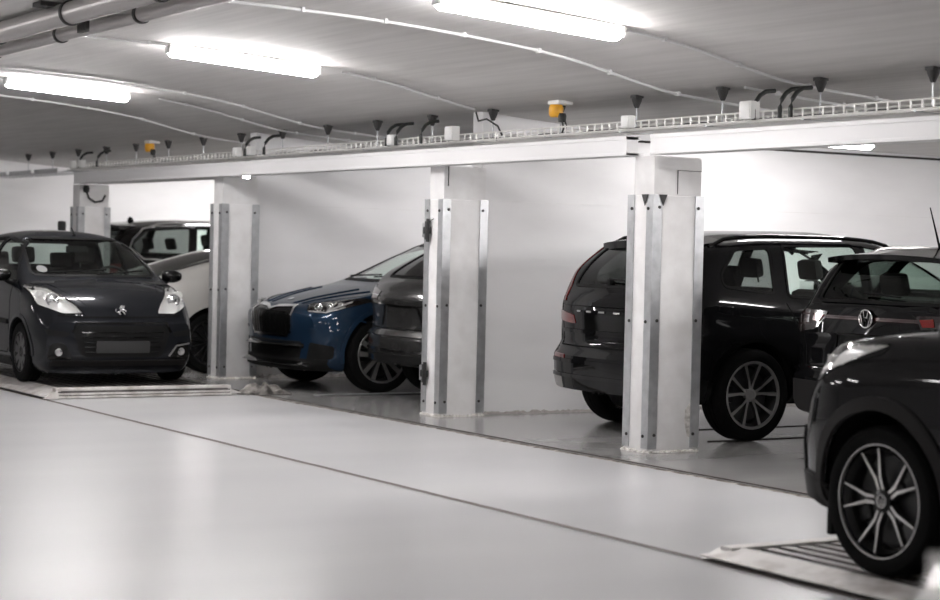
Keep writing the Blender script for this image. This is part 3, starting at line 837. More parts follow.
    hub = lathe('hub_cap', [(.052, yh-.03), (.052, yh+.004), (.034, yh+.010), (.030, yh+.007), (0, yh+.008)], style.get('hub', 'gloss_black'), tyre, 20, MY)
    if style.get('badge'):
        bm = bmesh.new(); add_lathe(bm, [(.024, yh+.008), (.026, yh+.012), (.030, yh+.012), (.031, yh+.008)], 24, MY)
        for pts in (((-.014, .018), (0, -.004)), ((.014, .018), (0, -.004)), ((-.02, .006), (-.008, -.02)), ((-.008, -.02), (0, -.006)), ((0, -.006), (.008, -.02)), ((.008, -.02), (.02, .006))):
            add_tube(bm, [(p[0], yh+.011, p[1]) for p in pts], .0025, 6)
        finish(bm, 'hub_badge', 'chrome', tyre)
    if style.get('yellow'): lathe('hub_badge', [(.030, yh+.008), (.028, yh+.014), (0, yh+.015)], 'yellow_cap', tyre, 16, MY)
    lathe('brake_disc', [(.06, -h*.05), (rr*.78, -h*.05), (rr*.78, h*.10), (.06, h*.10)], 'steel_disc', tyre, 32, MY)
    bm = bmesh.new()
    for k in range(7):
        a0 = radians(-30+k*10); add_box(bm, (0, 0, 0), (.001, .001, .001)) if 0 else None
    add_box(bm, (rr*.52, -h*.15, -.06), (rr*.84, h*.30, .07), .015); finish(bm, 'brake_caliper', 'alloy_dark', tyre)
    for o in (tyre,): pass
    return tyre

def emblem_vw(c, view, u, v, R, parent=None, x=None):
    h, n = c.ray(view, u, v)
    d, a, b = VIEWS[view]
    P = lambda uu, vv: h+a*uu+b*vv+d*.022
    bm = bmesh.new()
    add_tube(bm, [P(R*cos(2*pi*k/28), R*sin(2*pi*k/28)) for k in range(29)], R*.10, 6)
    for pts in (((-.42, .86), (-.16, .12), (0, .12)), ((.42, .86), (.16, .12), (0, .12)), ((-.84, .42), (-.38, -.82), (0, -.06), (.38, -.82), (.84, .42))):
        add_tube(bm, [P(R*p[0], R*p[1]) for p in pts], R*.09, 6)
    finish(bm, 'roundel_badge', 'chrome', parent or c.root)
    M = Matrix.Translation(h+d*.001) @ d.to_track_quat('Z', 'Y').to_matrix().to_4x4()
    lathe('badge_disc', [(R, -.02), (R, .016), (0, .017)], 'gloss_black', c.root, 28, M)

def mirror(c, x, z, s, mat, k=1.0):
    h, n = c.ray('L' if s > 0 else 'R', x-.05, z-.03)
    y0 = abs(h.y) if h else c.W*.9
    # rounded shell
    bm = bmesh.new(); bmesh.ops.create_uvsphere(bm, u_segments=20, v_segments=12, radius=1)
    for v in bm.verts:
        p = v.co.copy(); e = lambda q, k_: math.copysign(abs(q)**k_, q)
        X = e(p.x, .85); Y = e(p.y, .75); Z = e(p.z, .75)
        back = -.045 if X < 0 else .095
        v.co = Vector((x+abs(X)*(.095 if X > 0 else -.045)*k, s*(y0+.145*k+Y*.115*k), z+.03+Z*.072*k*(1-.15*(Y*s > 0)*abs(Y))))
    sh = finish(bm, 'door_mirror', mat, c.root, 60)
    bm = bmesh.new(); add_box(bm, (x-.052*k, s*(y0+.05*k), z-.02), (x-.044*k, s*(y0+.24*k), z+.08), .003); finish(bm, 'mirror_glass', 'chrome', sh)
    tube('mirror_arm', [(x-.01, s*(y0-.02), z-.055), (x+.01, s*(y0+.05), z-.04), (x+.015, s*(y0+.10), z-.01)], [.028, .024, .02], 'trim_black', sh, 10)

def seat(c, x, y, z, wd=.26, parent=None, rear=False, lean=.2):
    t = empty('seat', (x, y, z)); t.parent = c.root
    bm = bmesh.new(); add_box(bm, (-.26, -wd, -.08), (.26, wd, .06), .05); finish(bm, 'cushion', 'seat_fabric', t)
    bm = bmesh.new(); hb = .24 if rear else .28; nw = wd*(1 if rear else .86)
    add_box(bm, (-.06, -nw, -hb), (.06, nw, hb), .05, rot=Matrix.Rotation(-lean, 4, 'Y'))
    for v in bm.verts: v.co += Vector((-.30, 0, .26))
    finish(bm, 'backrest', 'seat_fabric', t)
    for yy in ((0,) if not rear else (-wd*.62, wd*.62)):
        bm = bmesh.new(); add_box(bm, (-.045, -.12, -.085), (.045, .12, .085), .04, rot=Matrix.Rotation(-lean, 4, 'Y'))
        for v in bm.verts: v.co += Vector((-.385, yy, .70 if not rear else .62))
        finish(bm, 'headrest', 'seat_fabric', t)
        tube('headrest_post', [(-.34, yy-.05, .58), (-.37, yy-.05, .66)], .008, 'steel_disc', t, 6)
    return t
def interior(c, xd, zd, steer, seatx=.0, seatz=.50, dash=.0):
    w_ = c.W*.86
    bm = bmesh.new(); add_box(bm, (xd-.28, -w_, zd-.30), (xd+.22, w_, zd-.03), .07); finish(bm, 'dashboard', 'interior', c.root)
    # steering wheel (left-hand side)
    t = empty('steering_wheel', (xd-.42, w_*.46, zd-.06)); t.parent = c.root; t.rotation_euler = (0, -.42, 0)
    bm = bmesh.new(); add_tube(bm, [(0, .185*cos(2*pi*k/28), .185*sin(2*pi*k/28)) for k in range(29)], .015, 8)
    for a in (0, 2.4, -2.4+6.283): add_tube(bm, [(0, 0, 0), (0, .18*sin(a), -.18*cos(a))], .012, 6)
    finish(bm, 'rim', 'interior', t)
    for y in (w_*.46, -w_*.46): seat(c, seatx, y, seatz)
    seat(c, seatx-.88, 0, seatz+.02, w_*.80, rear=True, lean=.28)
    bm = bmesh.new(); add_box(bm, (c.xr+.45, -w_, .30), (c.wb-.1, w_, .36)); finish(bm, 'cabin_floor', 'liner', c.root, 0)
    bm = bmesh.new(); add_box(bm, (xd-.62+.0, -.11, c.top(xd-.62)-.15), (xd-.60, .11, c.top(xd-.62)-.085), .008); finish(bm, 'rear_view_mirror', 'interior', c.root)
def handle(c, x, z, s, mat, L=.19):
    view = 'L' if s > 0 else 'R'; h, n = c.ray(view, x, z)
    if h is None: return
    tube('door_handle', [(x-L/2, h.y-s*.005, z), (x-L/2+.02, h.y+s*.028, z), (x+L/2-.02, h.y+s*.028, z), (x+L/2, h.y-s*.005, z)], .011, mat, c.root, 8)
def seams(c, xs_lines, s):
    view = 'L' if s > 0 else 'R'
    for pts in xs_lines: c.ribbon('door_seam', pts, .009, view, 'liner', .0015, step=.04)
def wipers(c, view, pts_list):
    for pts in pts_list:
        P = []
        for p, q in zip(pts, pts[1:]):
            for k in range(6):
                h, n = c.ray(view, p[0]+(q[0]-p[0])*k/5, p[1]+(q[1]-p[1])*k/5)
                if h is not None: P.append(h+n*.022)
        if len(P) > 1: tube('wiper', P, .008, 'trim_black', c.root, 6)
def roof_rail(c, x0, x1, y, mat, s, hgt=.045, r=.014):
    P = []
    for k in range(15):
        x = x0+(x1-x0)*k/14; h = c.tree.ray_cast(Vector((x, s*y, 4)), Vector((0, 0, -1)))[0]
        e = min(1, min(k, 14-k)/1.6); P.append((x, s*y, h.z-.004+(hgt+.004)*sin(e*pi/2)))
    tube('roof_rail', P, r, mat, c.root, 8)
def antenna(c, x, L, lean=.3):
    h = c.tree.ray_cast(Vector((x, 0, 4)), Vector((0, 0, -1)))[0]
    tube('antenna', [h, h+Vector((-.02, 0, .03)), h+Vector((-L*sin(lean), 0, L*cos(lean)))], [.016, .008, .004], 'trim_black', c.root, 8)
def lamp_unit(c, poly, view, parent_name='headlight', depth=.05, bulbs=(), refl='lamp_silver', rnd=.03, nmin=.05, lens='lens', flt=None):
    """lens over a recessed reflector cut into the body"""
    polys = poly if isinstance(poly[0][0], (tuple, list)) else [poly]
    polys = [[c.uv(view, p) if len(p) == 3 else p for p in q] for q in polys]
    d, a, b = VIEWS[view]
    back = c.patch('tmp', [interp_round(q, rnd) for q in polys], view, refl, -depth, .0, nmin=nmin, flt=flt)
    if back is None: return None
    o = c.patch(parent_name, [interp_round(q, rnd) for q in polys], view, lens, .003, .004, remove=True, nmin=nmin, flt=flt)
    back.name = 'reflector'; back.data.name = 'reflector'; back.parent = o
    if o:
        for q in polys: c.ribbon('lamp_seam', interp_round(q, rnd), .008, view, 'liner', .002, o, closed=True)
    for (p, r, m) in bulbs:
        u, v = c.uv(view, p) if len(p) == 3 else p
        h, n = c.ray(view, u, v)
        if h is None: continue
        M = Matrix.Translation(h-d*(depth*.75)) @ d.to_track_quat('Z', 'Y').to_matrix().to_4x4()
        lathe('bulb_housing', [(r, -.02), (r*1.05, .02), (r*.9, .022), (r*.82, .0), (r*.4, .012), (0, .018)], m, o, 20, M)
    return o

def both(f):
    for s in (1, -1): f(s)
def sv(s): return 'L' if s > 0 else 'R'
def mirf(poly, s): return [(s*p[0], p[1]) for p in poly]      # outlines drawn in the front or back view
def mir(poly, s): return [(p[0], s*p[1]) if len(p) == 2 else (p[0], s*p[1], p[2]) for p in poly]

# ------------------------------------------------------------------ 1. small dark city hatchback, nose towards us
def car_hatchback():
    sp = dict(name='hatchback_car', W=1.63, wb=2.34, xf=1.86, xr=-1.57, R=.285, zb=.11, zbf=.0, tw=.175, rimf=.66, tum=.36, rr=.13, arch=1.14, arch_w=.035, arch_t=.010, arch_mat='paint_charcoal',
        top=[(-1.57, .88), (-1.54, 1.0), (-1.46, 1.12), (-1.28, 1.36), (-1.1, 1.42), (-.6, 1.462), (0, 1.45), (.30, 1.405), (.60, 1.26), (1.10, .985), (1.35, .925), (1.6, .84), (1.76, .755), (1.83, .69), (1.86, .63)],
        belt=[(-1.57, .80), (-1.2, .96), (-.5, .935), (.7, .90), (1.2, .86), (1.86, .58)],
        front=[(.16, -.10), (.26, -.02), (.42, 0), (.58, -.015), (.66, -.05), (.8, -.10)], rear=[(.2, -.08), (.4, 0), (.7, -.02), (1.0, -.08)], nf=(.80, .13), nr=(.6, .15), cf=.15)
    c = Car(sp, (6.56, 18.83, .085), -pi/2-.035, 'small dark grey hatchback parked nose first towards us on a steel pallet')
    R = c.root
    fx = lambda q: q.x > .2
    ws = c.window([(-.63, 1.015), (.63, 1.015), (.53, 1.375), (-.53, 1.375)], 'F', 'glass_mid', .07, flt=fx, name='windscreen')
    c.window([(-.50, 1.08), (.50, 1.08), (.44, 1.33), (-.44, 1.33)], 'B', 'glass_clear', .05, name='rear_window')
    for s in (1, -1):
        v = sv(s)
        c.window([(.84, .955), (.36, 1.325), (-.13, 1.375), (-.18, .955)], v, 'glass_clear', .04, flt=lambda q: q.z > .9, name='side_window')
        c.window([(-.25, .96), (-.20, 1.375), (-.78, 1.345), (-1.0, 1.01)], v, 'glass_mid', .05, flt=lambda q: q.z > .9, name='side_window')
        lamp_unit(c, mir([(1.6, .75, .93), (1.6, .60, .915), (1.7, .42, .76), (1.8, .36, .675), (1.8, .55, .67), (1.7, .74, .75)], s), 'F', 'headlight', .045, [((1.7, s*.60, .80), .062, 'chrome'), ((1.7, s*.69, .84), .04, 'lamp_white')], nmin=.02, refl='lamp_white')
        c.patch('tail_lamp', mirf([(.58, .78), (.74, .78), (.72, 1.2), (.62, 1.2)], s), 'B', 'lamp_red', .006, .02, nmin=.05)
        # fog lamp pod with bright surround
        c.patch('fog_lamp_pod', mirf([(.47, .245), (.70, .245), (.68, .40), (.54, .40)], s), 'F', 'gloss_black', .003, .02, rnd=.05)
        h, n = c.ray('F', s*.60, .315); M = Matrix.Translation(h+Vector((.004, 0, 0))) @ Vector((1, 0, 0)).to_track_quat('Z', 'Y').to_matrix().to_4x4()
        lathe('fog_lamp', [(.034, -.02), (.036, .006), (.029, .008), (.020, .004), (0, .006)], 'alloy_grey', R, 20, M)
        c.ribbon('fog_lamp_surround', mir([(.47, .272), (.545, .372), (.69, .392)], s), .014, 'F', 'alloy_grey', .010)
        c.patch('bumper_slot', mirf([(.50, .50), (.72, .53), (.70, .47), (.53, .455)], s), 'F', 'trim_black', .002, .02, rnd=.02)
        mirror(c, .74, .985, s, 'gloss_black', .92)
        seams(c, [[(.80, .90), (.86, .60), (.80, .32), (.74, .26), (-.60, .26), (-.72, .42), (-.74, .80), (-.72, .96)], [(-.19, .94), (-.22, .27)]], s)
        c.ribbon('side_moulding', [(.80, .56), (-.9, .60)], .05, v, 'trim_black', .012)
        handle(c, .0, .80, s, 'paint_charcoal')
        c.ribbon('sill', [(.82, .19), (-.80, .19)], .06, v, 'trim_black', .008)
        c.ribbon('bonnet_crease', mir([(1.05, .58), (1.45, .47), (1.72, .30)], s), .012, 'T', 'paint_charcoal', .004)
    # mouth
    c.patch('lower_grille', [(-.44, .565), (.44, .565), (.48, .52), (.40, .27), (-.40, .27), (-.48, .52)], 'F', 'trim_black', .002, .03, rnd=.06)
    for k in range(5): c.ribbon('grille_bar', [(-.40+.01*k, .50-.045*k), (.40-.01*k, .50-.045*k)], .012, 'F', 'gloss_black', .012)
    c.ribbon('grille_surround', [(-.48, .50), (-.44, .585), (.44, .585), (.48, .50)], .018, 'F', 'gloss_black', .010)
    c.ribbon('bonnet_seam', [(-.60, .655), (-.35, .643), (.35, .643), (.60, .655)], .014, 'F', 'liner', .002)
    c.ribbon('bumper_lip', [(-.66, .215), (.66, .215)], .05, 'F', 'trim_grey', .014)
    c.patch('plate_recess', [(-.26, .42), (.26, .42), (.26, .31), (-.26, .31)], 'F', 'plate_black', .014, .02, rnd=.01)
    # rearing animal badge
    h, n = c.ray('F', 0, .70); u = Vector((0, 1, 0)); vv = (Vector((0, 0, 1))-n*n.z).normalized()
    bm = bmesh.new()
    for pts, r in ((((-.030, .035), (-.008, .040), (.006, .022), (.002, -.002), (.020, -.022), (.012, -.045)), .0085), (((.004, .012), (-.022, .004), (-.035, -.010)), .006), (((.0, .0), (-.014, -.020), (-.022, -.042)), .0065), (((.014, -.012), (.034, -.020), (.040, -.004), (.034, .010)), .005), (((-.006, .030), (-.026, .020)), .006)):
        add_tube(bm, [h+n*.010+u*(-p[0])*1.35+vv*p[1]*1.25 for p in pts], r, 8)
    finish(bm, 'animal_badge', 'chrome', R)
    wipers(c, 'F', [[(-.50, 1.02), (.0, 1.05), (.12, 1.055)], [(.0, 1.01), (.50, 1.05)]])
    # round sticker low in the passenger corner of the windscreen, registration slip
    c.patch('windscreen_sticker', [(-.50+.05*cos(k*pi/6), 1.075+.034*sin(k*pi/6)) for k in range(12)], 'F', 'sticker', -.001, .002, flt=fx)
    antenna(c, .28, .12, .9)
    interior(c, .98, .99, 1, -.02, .50)
    c.wheels(dict(kind='cover', n=9, sp=0, lip='steel_disc', spoke='steel_disc', side='alloy_dark', thin=True))
    c.finish_body('paint_charcoal')
    return c
car_hatchback()

# ------------------------------------------------------------------ shared pieces for the larger cars
def suv_sides(c, wins, seam, trimline=None, hx=(), hz=.92, hmat='gloss_black', sill='trim_black', seal='trim_black', chrome=None):
    for s in (1, -1):
        v = sv(s)
        for poly, g in wins: c.window(poly, v, g, .045, flt=lambda q: q.z > .95, name='side_window', trim=seal)
        if chrome:
            for pts in chrome: c.ribbon('window_chrome', pts, .018, v, 'chrome', .007)
        seams(c, seam, s)
        for x in hx: handle(c, x, hz, s, hmat)
        if sill: c.ribbon('sill', [(c.wb-.46, c.zb0+.085), (-c.wb+.46, c.zb0+.085)], .09, v, sill, .012)
def rear_plate(c, z, w=.26, h=.056, x=None):
    c.patch('plate_recess', [(-w-.04, z-h-.03), (w+.04, z-h-.03), (w+.03, z+h+.03), (-w-.03, z+h+.03)], 'B', 'gloss_black', .002, .02, rnd=.02)
def spoiler(c, x0, x1, z, w, mat, th=.035, drop=.02):
    """roof lip over the rear glass: wedge of width 2w from x0 (roof) back to x1"""
    bm = bmesh.new(); rows = []
    for k in range(15):
        y = -w+2*w*k/14; e = abs(y/w); zz = z-.030*e**2.2; xx = x1+.07*e**3
        h = c.tree.ray_cast(Vector((x0, y*.93, 4)), Vector((0, 0, -1)))[0]
        rows.append([bm.verts.new(p) for p in ((x0, y*.93, h.z+.004), (xx, y, zz), (xx+.005, y, zz-th), (x0-.02, y*.93, h.z-th-.03))])
    for A, B in zip(rows, rows[1:]):
        for k in range(4): bm.faces.new((A[k], A[(k+1) % 4], B[(k+1) % 4], B[k]))
    bm.faces.new(rows[0]); bm.faces.new(rows[-1][::-1])
    return finish(bm, 'roof_spoiler', mat, c.root, 35)
W5 = dict(kind='pair', n=5, sp=.235, m=.13, lip='alloy_bright', spoke='alloy_bright', side='alloy_dark', badge=True, hub='gloss_black', wf=.62, thin=True)

# ------------------------------------------------------------------ 2. foreground black crossover on the near pallet
def car_crossover():
    sp = dict(name='crossover_car', W=1.82, wb=2.59, xf=2.075, xr=-2.10, R=.331, zb=.24, zbf=-.03, tw=.215, rimf=.755, tum=.40, rr=.12, arch=1.18, arch_w=.060, arch_t=.020, arch_low=.25, arch_mat='trim_grey', spin=.30,
        top=[(-2.10, .92), (-2.07, 1.02), (-1.98, 1.12), (-1.72, 1.40), (-1.5, 1.49), (-.9, 1.555), (-.2, 1.57), (.15, 1.53), (.5, 1.38), (1.05, 1.115), (1.2, 1.105), (1.5, 1.08), (1.8, 1.02), (1.96, .945), (2.045, .87), (2.075, .80)],
        belt=[(-2.1, .92), (-1.4, 1.04), (0, .99), (1.1, .965), (1.6, .93), (2.075, .78)],
        front=[(.16, -.12), (.28, -.02), (.5, 0), (.72, -.02), (.86, -.08), (1., -.14)], rear=[(.2, -.08), (.5, 0), (.9, -.03), (1.05, -.08)], nf=(.72, .20), cf=.20)
    c = Car(sp, (6.735, 4.86, .053), pi/2, 'large black crossover in the right foreground, headlamp and front wheel visible, on a pallet')
    R = c.root; fx = lambda q: q.x > .2
    c.window([(-.68, 1.13), (.68, 1.13), (.56, 1.48), (-.56, 1.48)], 'F', 'glass_mid', .07, flt=fx, name='windscreen')
    c.window([(-.55, 1.12), (.55, 1.12), (.48, 1.42), (-.48, 1.42)], 'B', 'glass_dark', .05, name='rear_window')
    suv_sides(c, [([(.92, 1.03), (.35, 1.41), (-.15, 1.475), (-.18, 1.05)], 'glass_clear'), ([(-.25, 1.05), (-.22, 1.475), (-.95, 1.445), (-1.2, 1.10)], 'glass_dark')],
        [[(.82, .98), (.86, .6), (.80, .32), (-.62, .32), (-.78, .6), (-.85, 1.0)], [(-.21, 1.03), (-.24, .33)]], hx=(.0, -.7), hz=.93, hmat='gloss_black', sill='trim_grey')
    for s in (1, -1):
        q = 'FL' if s > 0 else 'FR'
        lamp_unit(c, mir([(2.10, .48, .87), (1.98, .62, .945), (1.72, .78, 1.01), (1.36, .86, 1.02), (1.38, .90, .975), (1.66, .89, .90), (2.0, .72, .69), (2.11, .50, .69)], s), q, 'headlight', .03, [((2.02, s*.64, .855), .058, 'chrome'), ((1.88, s*.75, .89), .050, 'lamp_silver')], refl='lamp_white', rnd=.03, nmin=-.1)
        c.ribbon('daytime_light_strip', mir([(2.05, .60, .80), (1.85, .79, .865), (1.60, .88, .925)], s), .020, q, 'lamp_white', .002)
        c.patch('tail_lamp', mirf([(.50, .86), (.80, .86), (.80, 1.0), (.52, .98)], s), 'B', 'lamp_red', .006, .02, nmin=.05)
        mirror(c, .72, 1.07, s, 'gloss_black', 1.0)
        c.ribbon('character_line', [(1.05, .86), (.2, .80), (-1.2, .86)], .012, sv(s), 'paint_black', .004)
        # round fog and daytime lamp in the bumper corner
        c.patch('bumper_corner', mir([(2.1, .50, .34), (2.0, .78, .34), (1.96, .80, .60), (2.08, .60, .62)], s), q, 'trim_grey', .010, .02, nmin=.0, rnd=.04)
        h, n = c.ray(q, *c.uv(q, (2.05, s*.68, .48)))
        if h is not None:
            M = Matrix.Translation(h) @ n.to_track_quat('Z', 'Y').to_matrix().to_4x4()
            lathe('fog_lamp', [(.06, 0), (.062, .016), (.045, .018), (.03, .010), (0, .012)], 'lamp_silver', R, 20, M)
        # bonnet shut line and upper crease
        c.ribbon('bonnet_seam', mir([(1.15, .78), (1.55, .74), (1.9, .60), (2.02, .42)], s), .010, 'T', 'liner', .0015)
        c.ribbon('bonnet_crease', mir([(1.15, .52), (1.6, .47), (1.92, .38)], s), .02, 'T', 'paint_black', .006)
        c.ribbon('lower_cladding', [(1.66, .30), (1.80, .34), (1.98, .34)], .12, sv(s), 'trim_grey', .016)
        c.ribbon('lower_cladding', [(.90, .34), (-.90, .34)], .14, sv(s), 'trim_grey', .012)
        bm = bmesh.new(); add_box(bm, (1.295+.30, s*.70, .14), (1.295+.335, s*.88, .30), .01); finish(bm, 'air_deflector', 'trim_black', R)
    c.patch('upper_grille', [(-.58, .70), (.58, .70), (.56, .82), (-.56, .82)], 'F', 'gloss_black', .004, .02, rnd=.03)
    c.patch('lower_grille', [(-.55, .32), (.55, .32), (.62, .56), (-.62, .56)], 'F', 'trim_black', .004, .02, rnd=.05)
    emblem_vw(c, 'F', 0, .77, .065)
    for s in (1, -1): roof_rail(c, -1.35, .35, .60, 'alloy_grey', s)
    wipers(c, 'F', [[(-.55, 1.15), (.1, 1.18)], [(.05, 1.15), (.6, 1.18)]])
    interior(c, 1.0, 1.10, 1, -.05, .60)
    c.wheels(W5); c.finish_body('paint_black'); return c
cx = car_crossover()

# ------------------------------------------------------------------ 3. blue electric SUV, nose towards the aisle
def car_blue():
    sp = dict(name='suv_car', W=1.88, wb=2.765, xf=2.20, xr=-2.385, R=.372, zb=.20, zbf=.02, tw=.235, rimf=.73, tum=.40, rr=.12, arch=1.12, arch_w=.04, arch_t=.010, arch_mat='paint_blue',
        top=[(-2.385, .95), (-2.36, 1.05), (-2.28, 1.14), (-2.0, 1.42), (-1.7, 1.53), (-1.2, 1.57), (-.4, 1.59), (.1, 1.545), (.38, 1.43), (1.16, 1.07), (1.32, 1.04), (1.72, .96), (2.0, .89), (2.14, .845), (2.20, .79)],
        belt=[(-2.4, .98), (-1.4, 1.06), (0, 1.0), (1.2, .95), (1.75, .87), (2.20, .75)],
        front=[(.16, -.10), (.24, .0), (.34, -.02), (.5, -.02), (.72, 0), (.84, -.03), (.95, -.10)], rear=[(.2, -.08), (.5, 0), (.9, -.03), (1.05, -.08)], nf=(.75, .17), cf=.20)
    c = Car(sp, (10.40, 17.42, .0), pi, 'dark blue SUV with chrome framed grille, nose towards the aisle')
    R = c.root; fx = lambda q: q.x > .2
    c.window([(-.72, 1.10), (.72, 1.10), (.58, 1.48), (-.58, 1.48)], 'F', 'glass_clear', .07, flt=fx, name='windscreen')
    c.window([(-.55, 1.16), (.55, 1.16), (.48, 1.45), (-.48, 1.45)], 'B', 'glass_dark', .05, name='rear_window')
    suv_sides(c, [([(1.0, .99), (.38, 1.37), (-.10, 1.47), (-.15, 1.06)], 'glass_clear'), ([(-.22, 1.06), (-.18, 1.47), (-1.0, 1.45), (-1.3, 1.12)], 'glass_dark')],
        [[(.90, 1.0), (.95, .6), (.88, .32), (-.62, .32), (-.80, .6), (-.9, 1.0)], [(-.18, 1.03), (-.24, .33)]], hx=(.05, -.75), hz=.93, hmat='paint_blue')
    # chrome framed grille
    G = [(-0.450, 0.788), (-0.396, 0.840), (-0.108, 0.827), (0.000, 0.801), (0.108, 0.827), (0.396, 0.840), (0.450, 0.788), (0.441, 0.638), (0.378, 0.550), (-0.378, 0.550), (-0.441, 0.638)]
    c.patch('grille', [[(-0.450, 0.788), (-0.396, 0.832), (-0.108, 0.818), (-0.108, 0.550), (-0.378, 0.550), (-0.441, 0.638)], [(-0.108, 0.818), (0.000, 0.796), (0.000, 0.550), (-0.108, 0.550)], [(0.000, 0.796), (0.108, 0.818), (0.108, 0.550), (0.000, 0.550)], [(0.450, 0.788), (0.396, 0.832), (0.108, 0.818), (0.108, 0.550), (0.378, 0.550), (0.441, 0.638)]], 'F', 'gloss_black', .004, .02)
    c.ribbon('grille_frame', G, .022, 'F', 'chrome', .016, closed=True)
    for k in range(13): c.ribbon('grille_slat', [(-.42+.07*k, .57), (-.42+.07*k, .80)], .010, 'F', 'gloss_black', .008)
    h, n = c.ray('F', 0, .90); lathe('round_badge', [(.035, 0), (.035, .006), (0, .008)], 'chrome', R, 18, Matrix.Translation(h) @ n.to_track_quat('Z', 'Y').to_matrix().to_4x4())
    for s in (1, -1):
        q = 'FL' if s > 0 else 'FR'
        lamp_unit(c, mir([(2.04, .56, .865), (1.86, .76, .90), (1.60, .90, .935), (1.50, .92, .91), (1.74, .84, .84), (1.90, .72, .785), (2.03, .58, .80)], s), q, 'headlight', .04, [((1.96, s*.66, .835), .04, 'chrome'), ((1.86, s*.74, .85), .036, 'chrome'), ((1.78, s*.80, .865), .028, 'lamp_silver')], refl='lamp_smoke', rnd=.02, nmin=.0)
        c.ribbon('daytime_light_strip', mir([(1.70, .86, .90), (1.81, .79, .845), (1.88, .73, .80), (1.83, .78, .89)], s), .014, q, 'lamp_silver', .004)
        c.ribbon('daytime_light_strip', mir([(2.02, .60, .80), (1.88, .73, .792), (1.74, .83, .845)], s), .010, q, 'lamp_silver', .004)
        c.patch('air_curtain', mir([(2.00, .56, .30), (1.86, .82, .34), (1.84, .82, .46), (1.98, .60, .50)], s), q, 'trim_black', .002, .02, nmin=.0, rnd=.03)
        c.patch('tail_lamp', mirf([(.45, .92), (.86, .92), (.86, 1.03), (.45, 1.02)], s), 'B', 'lamp_red', .006, .02, nmin=.05)
        mirror(c, .64, 1.04, s, 'paint_blue', .85)
        for pts in ([(1.40, .66), (1.68, .54), (2.02, .38)], [(1.40, .42), (1.68, .36), (2.04, .24)]):
            c.ribbon('bonnet_crease', mir(pts, s), .028, 'T', 'paint_blue', .010)
        c.ribbon('bonnet_seam', mir([(1.4, .82), (1.63, .76), (1.90, .62)], s), .009, 'T', 'liner', .0015)
        c.ribbon('bumper_crease', mir([(1.74, .87, .66), (1.90, .74, .62), (2.00, .60, .60)], s), .018, q, 'paint_blue', .008)
        c.ribbon('wheel_arch_crease', [(1.73, .74), (1.58, .70)], .02, sv(s), 'paint_blue', .008)
    # jutting black lips below the grille
    for z, w_, m in ((.455, .62, 'gloss_black'), (.275, .74, 'gloss_black')):
        bm = bmesh.new(); rows = []
        for k in range(21):
            y = -w_+2*w_*k/20; h, n = c.ray('F', y, z); e = 1-abs(k-10)/10
            o = .11*min(1, e*3.0)
            rows.append([bm.verts.new(p) for p in (h+Vector((-.02, 0, .035)), h+Vector((o*.55, 0, .022)), h+Vector((o, 0, 0)), h+Vector((o*.5, 0, -.018)), h+Vector((-.02, 0, -.03)))])
        for A, B in zip(rows, rows[1:]):
            for k in range(4): bm.faces.new((A[k], A[k+1], B[k+1], B[k]))
        finish(bm, 'bumper_lip', m, R, 30)
    c.patch('lower_grille', [(-.54, .24), (.54, .24), (.60, .50), (-.60, .50)], 'F', 'trim_black', .003, .02, rnd=.05)
    c.patch('lower_cladding', [(-.80, .19), (.80, .19), (.84, .33), (-.84, .33)], 'F', 'trim_black', .006, .02, nmin=.05)
    wipers(c, 'F', [[(-.60, 1.115), (.1, 1.14)], [(.05, 1.115), (.62, 1.14)]])
    interior(c, 1.06, 1.05, 1, .05, .62)
    c.wheels(dict(kind='wide', n=5, sp=.24, lip='alloy_grey', spoke='alloy_bright', side='alloy_dark', hub='alloy_dark'))
    c.finish_body('paint_blue'); return c
car_blue()

